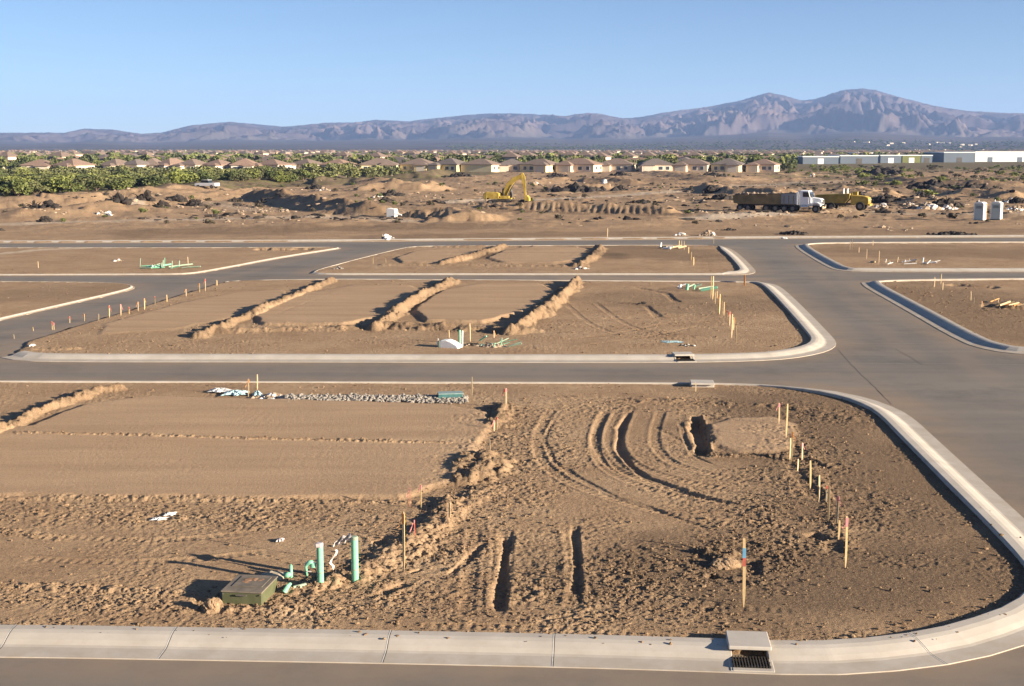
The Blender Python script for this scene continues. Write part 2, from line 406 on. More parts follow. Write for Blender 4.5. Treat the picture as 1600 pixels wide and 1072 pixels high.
class NT:
    def __init__(s, m):
        s.m = m; m.use_nodes = True; s.n = m.node_tree.nodes; s.l = m.node_tree.links; s.b = s.n['Principled BSDF']
    def noise(s, scale, detail=5, vec=None, rough=.55, stretch=None):
        if vec is None:
            tc = s.n.new('ShaderNodeTexCoord'); vec = tc.outputs['Object']
        if stretch:
            mp = s.n.new('ShaderNodeMapping'); mp.inputs['Scale'].default_value = stretch; s.l.new(vec, mp.inputs[0]); vec = mp.outputs[0]
        t = s.n.new('ShaderNodeTexNoise'); t.inputs['Scale'].default_value = scale; t.inputs['Detail'].default_value = detail; t.inputs['Roughness'].default_value = rough
        s.l.new(vec, t.inputs['Vector']); return t.outputs['Fac']
    def ramp(s, f, stops):
        r = s.n.new('ShaderNodeValToRGB'); el = r.color_ramp.elements
        while len(el) < len(stops): el.new(.5)
        for e_, (p, c) in zip(el, stops):
            e_.position = p; e_.color = (*c, 1) if isinstance(c, tuple) else (c, c, c, 1)
        s.l.new(f, r.inputs[0]); return r.outputs[0]
    def mix(s, f, a_, b_, mode='MIX'):
        mx = s.n.new('ShaderNodeMix'); mx.data_type = 'RGBA'; mx.blend_type = mode
        for v, k in ((f, 0), (a_, 6), (b_, 7)):
            if hasattr(v, 'links'): s.l.new(v, mx.inputs[k])
            elif isinstance(v, tuple): mx.inputs[k].default_value = (*v, 1)
            else: mx.inputs[k].default_value = v
        return mx.outputs[2]
    def attr(s, name):
        a_ = s.n.new('ShaderNodeAttribute'); a_.attribute_name = name; return a_.outputs['Fac']
    def math(s, op, a_, b_):
        m_ = s.n.new('ShaderNodeMath'); m_.operation = op
        for i, v in enumerate((a_, b_)):
            if hasattr(v, 'links'): s.l.new(v, m_.inputs[i])
            else: m_.inputs[i].default_value = v
        return m_.outputs[0]
    def bump(s, h, st, dist):
        bu = s.n.new('ShaderNodeBump'); bu.inputs['Strength'].default_value = st; bu.inputs['Distance'].default_value = dist
        s.l.new(h, bu.inputs['Height']); s.l.new(bu.outputs[0], s.b.inputs['Normal'])
M = {}
def soil_mat():
    m = bpy.data.materials.new('desert_soil'); t = NT(m)
    c = t.ramp(t.noise(.35, 6), [(.3, (.30, .195, .116)), (.5, (.365, .245, .148)), (.72, (.43, .30, .185))])
    c = t.mix(t.math('MULTIPLY', t.ramp(t.noise(3.5, 6), [(.4, 0.0), (.75, 1.0)]), .5), c, (.20, .125, .078))
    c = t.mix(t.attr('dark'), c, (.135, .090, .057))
    c = t.mix(t.attr('pad'), c, t.ramp(t.noise(1.1, 7, stretch=(.12, 1, 1), rough=.62), [(.3, (.35, .23, .14)), (.7, (.46, .315, .195))]))
    c = t.mix(t.attr('pale'), c, (.50, .40, .30))
    c = t.mix(t.math('MULTIPLY', t.ramp(t.noise(26, 3), [(.52, 0.0), (.72, 1.0)]), .6), c, (.47, .34, .22))
    c = t.mix(t.math('MULTIPLY', t.ramp(t.noise(17, 3), [(.30, 1.0), (.45, 0.0)]), .55), c, (.14, .09, .06))
    c = t.mix(t.attr('scrub'), c, t.ramp(t.noise(.25, 7, rough=.7), [(.35, (.085, .062, .055)), (.5, (.12, .10, .06)), (.62, (.12, .135, .04))]))
    t.l.new(c, t.b.inputs['Base Color'])
    t.b.inputs['Roughness'].default_value = .95; t.b.inputs['Specular IOR Level'].default_value = .1
    t.bump(t.math('MULTIPLY', t.math('ADD', t.noise(60, 5, rough=.7), t.math('MULTIPLY', t.noise(14, 5, rough=.7), 1.5)), t.math('SUBTRACT', 1.0, t.math('MULTIPLY', t.attr('pad'), .55))), .7, .035)
    return m
M['soil'] = soil_mat()
def asphalt_mat():
    m = bpy.data.materials.new('asphalt'); t = NT(m)
    c = t.ramp(t.noise(.12, 6, stretch=(.3, 1, 1)), [(.3, (.135, .118, .104)), (.5, (.17, .15, .132)), (.7, (.205, .182, .158))])
    c = t.mix(t.math('MULTIPLY', t.ramp(t.noise(90, 2), [(.45, 0.0), (.75, 1.0)]), .35), c, (.22, .195, .17))
    c = t.mix(t.math('MULTIPLY', t.ramp(t.noise(.7, 7, rough=.7), [(.5, 0.0), (.8, 1.0)]), .35), c, (.07, .065, .06))
    c = t.mix(t.math('MULTIPLY', t.ramp(t.noise(.5, 7, stretch=(.06, 1, 1), rough=.65), [(.42, 0.0), (.75, 1.0)]), .55), c, (.27, .225, .18))
    c = t.mix(t.math('MULTIPLY', t.ramp(t.noise(.23, 7, rough=.75), [(.50, 0.0), (.68, 1.0)]), .55), c, (.095, .087, .080))
    ed = t.math('MULTIPLY', t.attr('dust'), t.ramp(t.noise(.5, 6, rough=.65), [(.3, .25), (.65, 1.0)]))
    c = t.mix(ed, c, (.30, .215, .145))
    t.l.new(c, t.b.inputs['Base Color']); t.b.inputs['Roughness'].default_value = .85; t.b.inputs['Specular IOR Level'].default_value = .25
    t.bump(t.noise(130, 2), .3, .006)
    return m
M['asphalt'] = asphalt_mat()
def concrete_mat():
    m = bpy.data.materials.new('kerb_concrete'); t = NT(m)
    c = t.ramp(t.noise(1.2, 6), [(.3, (.40, .36, .315)), (.7, (.50, .455, .405))])
    c = t.mix(t.math('MULTIPLY', t.ramp(t.noise(6, 6, rough=.7), [(.5, 0.0), (.8, 1.0)]), .4), c, (.38, .32, .25))
    c = t.mix(t.math('MULTIPLY', t.attr('dust'), t.ramp(t.noise(1.8, 7, rough=.75), [(.38, .1), (.6, 1.0)])), c, (.36, .28, .20))
    t.l.new(c, t.b.inputs['Base Color']); t.b.inputs['Roughness'].default_value = .85; t.b.inputs['Specular IOR Level'].default_value = .2
    t.bump(t.noise(80, 3), .15, .005)
    return m
M['concrete'] = concrete_mat()
M['joint'] = mat('kerb_joint', (.62, .58, .53), .9); M['dark_joint'] = mat('dark_joint', (.06, .055, .05), .9)
M['wood'] = mat('lath_wood', (.66, .47, .24), .8, .12, 20); M['wood_pale'] = mat('weathered_lath', (.50, .38, .23), .8, .12, 20)
M['pink'] = mat('pink_tape', (.62, .24, .24), .6); M['red'] = mat('red_tape', (.52, .13, .09), .6); M['blue'] = mat('blue_paint', (.16, .38, .55), .6)
M['orange'] = mat('orange_paint', (.62, .28, .10), .6); M['white'] = mat('white_plastic', (.80, .79, .76), .5, .05)
M['pvc'] = mat('green_pvc', (.20, .47, .32), .4, .08, 6); M['pvc_pale'] = mat('pale_green_pvc', (.27, .34, .25), .5, .1, 6)
M['boxgreen'] = mat('olive_steel', (.10, .105, .055), .55, .15, 5); M['boxtop'] = mat('dusty_olive_steel', (.17, .145, .115), .7, .25, 3, (.23, .185, .14)); M['rust'] = mat('rusty_hatch', (.30, .17, .10), .9, .3, 12)
M['wrap'] = mat('plastic_film', (.50, .44, .43), .35, .1); M['tar'] = mat('pale_tarp', (.62, .60, .58), .6, .1); M['bluetar'] = mat('blue_grey_sheet', (.30, .42, .45), .6, .3, 6)
M['gravel'] = mat('grey_gravel', (.22, .195, .17), .9, .3, 30, (.35, .31, .27)); M['iron'] = mat('cast_iron_grate', (.05, .042, .036), .7, .2)
M['yellow'] = mat('machine_yellow', (.42, .285, .05), .6, .25, 1.5, (.52, .37, .08)); M['olive'] = mat('dusty_yellow_brown_steel', (.27, .20, .05), .7, .3, 1.2)
M['black'] = mat('black_rubber', (.025, .023, .022), .85, .2); M['steel'] = mat('dark_steel', (.10, .09, .08), .6, .25, 4); M['glass'] = mat('dark_glass', (.02, .025, .03), .12, .05, spec=.6)
M['truckwhite'] = mat('truck_white_paint', (.74, .75, .76), .4, .04); M['chrome'] = mat('chrome', (.6, .6, .6), .25, .05, metal=.9)
M['trailer'] = mat('dusty_trailer_side', (.20, .16, .085), .8, .3, .8, (.27, .20, .10)); M['rim'] = mat('wheel_rim', (.16, .15, .14), .6)
M['toilet'] = mat('grey_green_plastic', (.46, .52, .50), .6, .05); M['toiletroof'] = mat('white_roof_plastic', (.75, .76, .74), .5, .04)
M['brush'] = mat('charred_branches', (.035, .028, .024), .95, .3, 3); M['rock'] = mat('rubble_stone', (.28, .20, .14), .9, .25, 3, (.36, .275, .20))
for i, c in enumerate([(.62, .50, .38), (.68, .56, .34), (.58, .47, .40), (.70, .60, .48), (.55, .45, .34), (.62, .50, .26)]):
    M['stucco%d' % i] = mat('stucco', c, .9, .06, 1)
for i, c in enumerate([(.21, .155, .125), (.25, .17, .13), (.17, .14, .125), (.29, .19, .14)]):
    M['tile%d' % i] = mat('clay_tile_roof', c, .9, .2, 2)
M['garage'] = mat('garage_door', (.52, .46, .38), .7, .05); M['window'] = mat('window_glass', (.05, .06, .07), .15, .1, spec=.6)
M['whwhite'] = mat('warehouse_white', (.80, .80, .78), .6, .04, .1); M['whblue_shade'] = mat('warehouse_blue_grey_shade', (.13, .16, .20), .7, .06, .1); M['whgreen_shade'] = mat('warehouse_olive_shade', (.16, .17, .06), .7, .06, .1)  # walls turned from the sun: shade mixed into blue-grey and olive
M['trunk'] = mat('bark', (.12, .085, .06), .95, .25, 5)
def leaf(name, c, c2):
    m = bpy.data.materials.new(name); t = NT(m)
    oi = t.n.new('ShaderNodeObjectInfo')
    k = t.ramp(t.noise(.9, 4), [(.35, c), (.65, c2)])
    k = t.mix(t.math('MULTIPLY', oi.outputs['Random'], .45), k, (.13, .115, .07))
    t.l.new(k, t.b.inputs['Base Color']); t.b.inputs['Roughness'].default_value = .75; t.b.inputs['Specular IOR Level'].default_value = .2
    return m
M['leafA'] = leaf('desert_leaves', (.085, .105, .033), (.16, .18, .055)); M['leafB'] = leaf('dark_leaves', (.055, .072, .025), (.10, .125, .04))
M['leafC'] = leaf('yellow_green_leaves', (.14, .165, .04), (.23, .245, .065)); M['leafD'] = leaf('dry_scrub_leaves', (.075, .06, .045), (.12, .10, .07))
def mountain_mat():
    m = bpy.data.materials.new('mountain_rock'); t = NT(m)
    c = t.ramp(t.noise(.0016, 8, rough=.65), [(.35, (.048, .040, .048)), (.5, (.095, .073, .074)), (.66, (.16, .115, .104))])
    c = t.mix(t.attr('baj'), c, t.ramp(t.noise(.003, 8, rough=.7), [(.35, (.065, .058, .055)), (.65, (.12, .10, .088))]))
    t.l.new(c, t.b.inputs['Base Color']); t.b.inputs['Roughness'].default_value = 1; t.b.inputs['Specular IOR Level'].default_value = 0
    return m
M['mount'] = mountain_mat()

# ------------------------------------------------------------------ object helpers
def props(o, label=None, cat=None, group=None, kind=None):
    if label: o['label'] = label
    if cat: o['category'] = cat
    if group: o['group'] = group
    if kind: o['kind'] = kind
    return o
def thing(name, label, cat, loc=(0, 0, 0), rz=0.0, group=None):
    o = bpy.data.objects.new(name, None); C.objects.link(o); o.empty_display_size = .3
    o.location = loc; o.rotation_euler = (0, 0, rz)
    return props(o, label, cat, group)
class MB:
    def __init__(s): s.v = []; s.f = []
    def add(s, vs, fs):
        n = len(s.v); s.v += [tuple(p) for p in vs]; s.f += [tuple(i + n for i in f) for f in fs]; return s
    def box(s, c, d, rot=None, taper=1.0):
        x, y, z = (k / 2 for k in d); vs = []
        for k in (-1, 1):
            for i, j in ((-1, -1), (1, -1), (1, 1), (-1, 1)):
                t = taper if k > 0 else 1
                vs.append(Vector((i * x * t, j * y * t, k * z)))
        if rot: vs = [rot @ p for p in vs]
        return s.add([Vector(c) + p for p in vs], [(3, 2, 1, 0), (4, 5, 6, 7), (0, 1, 5, 4), (1, 2, 6, 5), (2, 3, 7, 6), (3, 0, 4, 7)])
    def tube(s, pts, rs, n=10, cap=True):
        pts = [Vector(p) for p in pts]
        if not hasattr(rs, '__len__'): rs = [rs] * len(pts)
        vs = []; fs = []
        for i, p in enumerate(pts):
            d = (pts[min(i + 1, len(pts) - 1)] - pts[max(i - 1, 0)]).normalized()
            q = d.to_track_quat('Z', 'Y')
            for k in range(n):
                a_ = k / n * 2 * math.pi
                vs.append(p + q @ Vector((math.cos(a_) * rs[i], math.sin(a_) * rs[i], 0)))
        for i in range(len(pts) - 1):
            for k in range(n):
                fs.append((i * n + k, i * n + (k + 1) % n, (i + 1) * n + (k + 1) % n, (i + 1) * n + k))
        if cap:
            fs.append(tuple(range(n))[::-1]); fs.append(tuple((len(pts) - 1) * n + k for k in range(n)))
        return s.add(vs, fs)
    def prism(s, poly, y0, y1, inset=0.0):
        """side profile (x,z) extruded along y"""
        n = len(poly); vs = [(x, y0, z) for x, z in poly] + [(x, y1, z) for x, z in poly]
        fs = [tuple(range(n)), tuple(range(n, 2 * n))[::-1]] + [(i, i + n, (i + 1) % n + n, (i + 1) % n) for i in range(n)]
        return s.add(vs, fs)
    def blob(s, c, r, squash=.7, jit=.3, rnd=random):
        t = (1 + 5 ** .5) / 2
        vs = [(-1, t, 0), (1, t, 0), (-1, -t, 0), (1, -t, 0), (0, -1, t), (0, 1, t), (0, -1, -t), (0, 1, -t), (t, 0, -1), (t, 0, 1), (-t, 0, -1), (-t, 0, 1)]
        fs = [(0, 11, 5), (0, 5, 1), (0, 1, 7), (0, 7, 10), (0, 10, 11), (1, 5, 9), (5, 11, 4), (11, 10, 2), (10, 7, 6), (7, 1, 8), (3, 9, 4), (3, 4, 2), (3, 2, 6), (3, 6, 8), (3, 8, 9), (4, 9, 5), (2, 4, 11), (6, 2, 10), (8, 6, 7), (9, 8, 1)]
        o = []
        for v in vs:
            k = r / 1.9 * (1 + rnd.uniform(-jit, jit))
            o.append((c[0] + v[0] * k, c[1] + v[1] * k, c[2] + v[2] * k * squash))
        return s.add(o, fs)
    def build(s, name, m, parent=None, smooth=False, bevel=0.0):
        me = bpy.data.meshes.new(name); me.from_pydata(s.v, [], s.f)
        for mm in (m if isinstance(m, list) else [m]): me.materials.append(mm)
        if smooth:
            for p in me.polygons: p.use_smooth = True
        o = bpy.data.objects.new(name, me); C.objects.link(o)
        if parent: o.parent = parent
        if bevel:
            b = o.modifiers.new('bevel', 'BEVEL'); b.width = bevel; b.segments = 2; b.limit_method = 'ANGLE'
        return o
def npmesh(name, V, Fq, m, attrs=None, smooth=True, nside=4):
    me = bpy.data.meshes.new(name)
    me.vertices.add(len(V)); me.vertices.foreach_set('co', np.asarray(V, np.float32).ravel())
    n = len(Fq); me.loops.add(n * nside); me.loops.foreach_set('vertex_index', np.asarray(Fq, np.int32).ravel())
    me.polygons.add(n); me.polygons.foreach_set('loop_start', np.arange(0, n * nside, nside, dtype=np.int32))
    me.polygons.foreach_set('use_smooth', np.full(n, smooth))
    for k, v in (attrs or {}).items():
        at = me.attributes.new(k, 'FLOAT', 'POINT'); at.data.foreach_set('value', np.asarray(v, np.float32))
    me.update(calc_edges=True)
    for mm in (m if isinstance(m, list) else [m]): me.materials.append(mm)
    o = bpy.data.objects.new(name, me); C.objects.link(o)
    return o
def dup(root, loc, rz=0.0, sc_=None, label=None):
    r = root.copy(); C.objects.link(r); r.location = loc; r.rotation_euler = (0, 0, rz)
    if sc_: r.scale = sc_ if hasattr(sc_, '__len__') else (sc_,) * 3
    if label: r['label'] = label
    def rec(src, dst):
        for ch in list(src.children):
            c_ = ch.copy(); C.objects.link(c_); c_.parent = dst; c_.matrix_parent_inverse = ch.matrix_parent_inverse.copy()
            rec(ch, c_)
    rec(root, r)
    return r
def gridfaces(nr, nc, wrap=False):
    i = np.arange(nr - 1)[:, None] * nc; j = np.arange(nc if wrap else nc - 1)[None, :]; j2 = (j + 1) % nc
    return np.stack([i + j, i + j2, i + nc + j2, i + nc + j], -1).reshape(-1, 4)

# ------------------------------------------------------------------ ground: one polar sheet, fine where the photograph looks
half = R(27)
azs = np.concatenate([np.linspace(-half, half, 1150), np.linspace(half, 2 * math.pi - half, 92)[1:-1]])
inv = np.linspace(1 / 17.5, 1 / 215.0, 1250)
rad = np.concatenate([np.linspace(.5, 17, 26), 1 / inv, np.geomspace(216.5, 560, 190), np.geomspace(575, 14000, 50)])
RR, AA = np.meshgrid(rad, azs, indexing='ij')
gx, gy = (RR * np.sin(AA)).ravel(), (RR * np.cos(AA)).ravel()
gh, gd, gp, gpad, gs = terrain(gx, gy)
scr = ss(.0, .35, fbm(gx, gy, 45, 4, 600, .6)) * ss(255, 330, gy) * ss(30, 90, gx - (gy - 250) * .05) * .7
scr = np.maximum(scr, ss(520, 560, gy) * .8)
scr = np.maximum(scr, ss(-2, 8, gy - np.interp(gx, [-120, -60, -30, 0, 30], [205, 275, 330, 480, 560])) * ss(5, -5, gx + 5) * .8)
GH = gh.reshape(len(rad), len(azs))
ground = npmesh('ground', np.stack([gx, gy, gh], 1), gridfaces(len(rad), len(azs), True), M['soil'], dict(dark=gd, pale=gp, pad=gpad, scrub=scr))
props(ground, kind='structure')
del RR, AA

# ------------------------------------------------------------------ asphalt sheet between the blocks
cell = .5
xs = np.arange(ROADX0, ROADX1 + cell, cell); ys = np.arange(ROADY0, 175, cell)
YY, XX = np.meshgrid(ys, xs, indexing='ij')
rx, ry = XX.ravel(), YY.ravel()
s_ = np.full(rx.shape, -4.0)
for p in BL.values(): s_ = np.maximum(s_, sdf(rx, ry, p))
s_ = np.maximum(s_, np.clip(ry - far_edge(rx), -4, 9))
fq = gridfaces(len(ys), len(xs))
fq = fq[((s_ / kfac(rx, ry))[fq].max(1) < 1.3 + .3)]
used, invx = np.unique(fq, return_inverse=True)
du = ss(-2.2, .2, s_) * .75
du = np.maximum(du, .9 * (1 - ss(.2, 1.2, seg_dist(rx, ry, gl([(1230, 603), (1330, 612), (1400, 632)]))[0] / 1.6)))
du = np.maximum(du, .8 * (1 - ss(.2, 1.2, seg_dist(rx, ry, gl([(900, 435), (1180, 437)]))[0] / 2.2)))
du = np.maximum(du, .6 * (1 - ss(.2, 1.2, seg_dist(rx, ry, gl([(-100, 560), (380, 563)]))[0] / .9)))
for q, wd, k in (([(-300, 578), (400, 580), (1150, 584)], .5, .4), ([(-300, 590), (400, 591), (1150, 592)], .45, .3), ([(1235, 400), (1330, 470), (1430, 560)], .7, .3), ([(1270, 400), (1400, 480), (1560, 600)], .7, .3),
                 ([(1150, 590), (1300, 585), (1400, 620)], .8, .4), ([(300, 434), (900, 434)], .8, .4), ([(20, 520), (330, 440), (520, 392)], .8, .35), ([(1320, 560), (1500, 700), (1600, 790)], .6, .25)):
    du = np.maximum(du, k * (1 - ss(.3, 1.2, seg_dist(rx, ry, gl(q))[0] / wd + .4 * fbm(rx, ry, 2.5, 3, 88))))
road = npmesh('road', np.stack([rx, ry, np.zeros_like(rx)], 1)[used], invx.reshape(-1, 4), M['asphalt'], dict(dust=du[used]))
props(road, kind='structure')

def strip(name, pts, wd, m, z=.004):
    P = resample(gl(pts), .4, False); T = np.gradient(P, axis=0); T /= np.hypot(T[:, 0], T[:, 1])[:, None]
    N = np.stack([-T[:, 1], T[:, 0]], 1); wv = wd * (.7 + .5 * np.abs(fbm(P[:, 0], P[:, 1], .8, 2, 77)))[:, None]; jj = .05 * fbm(P[:, 0], P[:, 1], 1.0, 3, 78)[:, None] * N
    V = np.concatenate([P + jj - N * wv, P + jj + N * wv]); n = len(P)
    o = npmesh(name, np.concatenate([V, np.full((2 * n, 1), z)], 1), np.array([(i, i + 1, n + i + 1, n + i) for i in range(n - 1)]), m, smooth=False)
    return props(o, kind='structure')
M['seam'] = mat('pale_seam', (.27, .24, .21), .9, .2, 3); M['crack'] = mat('sealed_crack', (.10, .09, .08), .7, .2, 3)
strip('pavement_seam', [(1306, 536), (1400, 537), (1490, 536)], .03, M['seam']); strip('pavement_seam', [(1260, 568), (1420, 568), (1600, 570), (1700, 571)], .03, M['seam'])
for q in ([(1309, 546), (1335, 575), (1380, 618)], [(1400, 545), (1412, 552), (1440, 570)], [(1372, 610), (1392, 632)]):
    strip('pavement_crack', q, .010, M['crack'], .005)

# ------------------------------------------------------------------ rolled kerbs
PROF = [(0.0, -.06), (0.0, .02), (.42, .035), (.50, .05), (.62, .10), (.80, .16), (.92, .182), (1.12, .185), (1.16, .17), (1.16, -.25)]
INLETS = [(1177, 1053, 62), (1074, 567, 28), (1094, 599, 32)]
def kerb(name, pts, closed, step=.7, dusty=.3, prof=PROF, name_=''):
    P = resample(pts, step, closed)
    n = len(P)
    if closed: T = np.roll(P, -1, 0) - np.roll(P, 1, 0)
    else: T = np.gradient(P, axis=0)
    T /= np.hypot(T[:, 0], T[:, 1])[:, None] + 1e-9
    A = 0.5 * np.sum(P[:, 0] * np.roll(P[:, 1], -1) - np.roll(P[:, 0], -1) * P[:, 1])
    sg = 1 if (A > 0 or not closed) else -1
    N = np.stack([-T[:, 1], T[:, 0]], 1) * sg
    V = []
    kw = kfac(P[:, 0], P[:, 1])[:, None] if closed else 1.0
    for s0, z in prof:
        V.append(np.concatenate([P + N * s0 * kw, np.full((n, 1), z) * (kw ** .5 if z > 0 else 1)], 1))
    V = np.array(V); k = len(prof)
    fq_ = gridfaces(k, n, closed)
    if closed:
        rows = np.arange(len(fq_)) // n; cols = np.arange(len(fq_)) % n; keepf = np.ones(len(fq_), bool)
        if name_ == 'middle':
            bare = (800 + F * P[:, 0] / P[:, 1] < 345) & (P[:, 1] > 55.0)
            keepf &= ~bare[cols]
        for ipx, ipy, iw in INLETS:
            c0 = np.array(g(ipx, ipy)); W_ = iw / F * np.hypot(*c0)
            md = P + T * step * .5
            i0 = np.hypot(*(md - c0).T)
            if i0.min() > 1.0: continue
            ii = np.abs(md[:, 0] - c0[0]) + (i0 > 2) * 99; ii = ii.argmin(); al = np.abs(((md - md[ii]) * T[ii]).sum(1))
            cut = (al < W_ / 2 - step * .2) & (i0 < 3)
            keepf &= ~(cut[cols] & (rows >= 2) & (rows <= 8))
        fq_ = fq_[keepf]
    du_ = np.repeat(np.array([1, 1, .6, .4, .2, .1, .1, .3, .6, .6])[:k], n) * dusty
    o = npmesh(name, V.reshape(-1, 3), fq_ if sg > 0 else fq_[:, ::-1], M['concrete'], dict(dust=du_), smooth=False)
    return props(o, kind='structure')
for nm, p in BL.items():
    kerb('kerb', p, True, .14 if nm in ('near', 'middle') else .7, dusty={'near': .5, 'middle': .55, 'left': 2.0, 'upper left': 2.0, 'upper middle': 1.4}.get(nm, 1.0), name_=nm)
# straight kerb along the far side of the last street (soil side is away from the camera)
kerb('kerb', [tuple(q) for q in FE], False, 2.0, 2.2)

# transverse joints in the near kerb: slim ridges across the profile
def kerb_joint(px, py, m=None):
    x0, y0 = g(px, py)
    P = np.array(BL['near']); i = np.hypot(P[:, 0] - x0, P[:, 1] - y0).argmin()
    T = P[(i + 1) % len(P)] - P[i - 1]; T /= np.hypot(*T); N = np.array([-T[1], T[0]])
    A = 0.5 * np.sum(P[:, 0] * np.roll(P[:, 1], -1) - np.roll(P[:, 0], -1) * P[:, 1]); N *= 1 if A > 0 else -1
    b = MB(); b2 = MB()
    pr = PROF[1:8]
    for q, off, dz in ((b, 0.0, .003), (b2, .016, .002)):
        for (s0, z0), (s1, z1) in zip(pr[:-1], pr[1:]):
            A_ = P[i] + N * s0 + T * off; B_ = P[i] + N * s1 + T * off; w_ = T * .009
            q.add([(*(A_ - w_), z0 + dz), (*(A_ + w_), z0 + dz), (*(B_ + w_), z1 + dz), (*(B_ - w_), z1 + dz)], [(0, 1, 2, 3)])
    o = b.build('kerb_joint', M['joint']); props(o, kind='structure')
    o2 = b2.build('joint_groove', M['dark_joint'], o)
for px, py in ((287, 1032), (583, 1037), (868, 1043), (1500, 1038), (-10, 1027)): kerb_joint(px, py)

# ------------------------------------------------------------------ mountains and the plain rising to them
SKY_PTS = [(-900, 214), (-500, 212), (-300, 207), (-100, 212), (0, 211), (60, 210), (110, 210), (140, 204), (185, 206), (230, 212), (260, 210), (300, 200), (330, 196), (365, 194), (400, 197), (450, 201), (480, 199),
           (520, 195), (560, 194), (590, 190), (640, 192), (680, 188), (720, 183), (760, 180), (800, 179), (860, 180), (880, 182), (910, 178), (930, 178), (970, 186), (1000, 184), (1030, 178), (1060, 173),
           (1090, 170), (1120, 165), (1150, 159), (1175, 152), (1195, 147), (1215, 151), (1245, 159), (1265, 157), (1290, 148), (1310, 142), (1340, 140), (1360, 143), (1400, 155), (1450, 167), (1500, 175),
           (1560, 178), (1600, 179), (1750, 184), (2000, 196), (2600, 205)]
maz = np.linspace(R(-46), R(46), 1500)
mr = np.concatenate([np.linspace(2600, 6200, 30), np.linspace(6260, 9700, 190), np.linspace(9800, 12500, 16)])
RR, AA = np.meshgrid(mr, maz, indexing='ij')
mx, my = RR * np.sin(AA), RR * np.cos(AA)
pxs = 800 + F * np.tan(AA)
yr = np.interp(pxs, [p[0] for p in SKY_PTS], [p[1] for p in SKY_PTS]) - 2.5 * (1 - ss(500, 900, pxs)) + .5 * perlin(pxs / 11, pxs * 0, 44)
RD = 9200 + 300 * perlin(AA * 14, AA * 0, 11)
zr = CAMH + (HY - yr) / F * RD * np.cos(AA)
baj = (16 + .20 * zr) * ss(2800, 7400, RR)
foot = 6500 + 350 * perlin(AA * 20, AA * 0 + 3, 12)
t = np.clip((RR - foot) / (RD - foot), 0, 1)
def ridged(x, y, scale, octs, s):
    r = 0; amp = .55; fr = 1 / scale
    for i in range(octs):
        r = r + amp * (1 - np.abs(perlin(x * fr, y * fr, s + i)) * 2.0); amp *= .52; fr *= 2.1
    return r
wx, wy = mx + 330 * fbm(mx, my, 900, 3, 700), my + 260 * fbm(mx, my, 900, 3, 701)
rg = ridged(wx, wy * 1.05, 430, 7, 710)
rise = ss(0, 1, t) * .35 + t ** 1.1 * .65
amp = np.clip(zr - baj, 0, 900)
z = baj + amp * np.clip(rise * .93 + (rg - .53) * .82 * ss(0, .12, t) * (1 - t ** 2), 0, 1.03)
z = z + amp * .035 * fbm(mx, my, 170, 4, 720, .6) * t * (1 - t ** 4)
z = np.where(RR > RD, baj + amp * np.clip(1 - (RR - RD) / 1800, 0, 1), z)
z = z + 4 * fbm(mx, my, 500, 3, 730) * ss(2800, 4000, RR) - 6 * (1 - ss(2600, 3000, RR))
bj = 1 - ss(.02, .16, t * (1 + .5 * fbm(mx, my, 400, 3, 731)))
mo = npmesh('mountains', np.stack([mx.ravel(), my.ravel(), z.ravel()], 1), gridfaces(len(mr), len(maz)), M['mount'], dict(baj=bj.ravel()), smooth=True)
props(mo, kind='structure')
MZ = z
def mount_z(x, y):
    r, a_ = math.hypot(x, y), math.atan2(x, y)
    i = int(np.clip(np.searchsorted(mr, r), 0, len(mr) - 1)); j = int(np.clip(np.searchsorted(maz, a_), 0, len(maz) - 1))
    return max(0.0, float(MZ[i, j]))

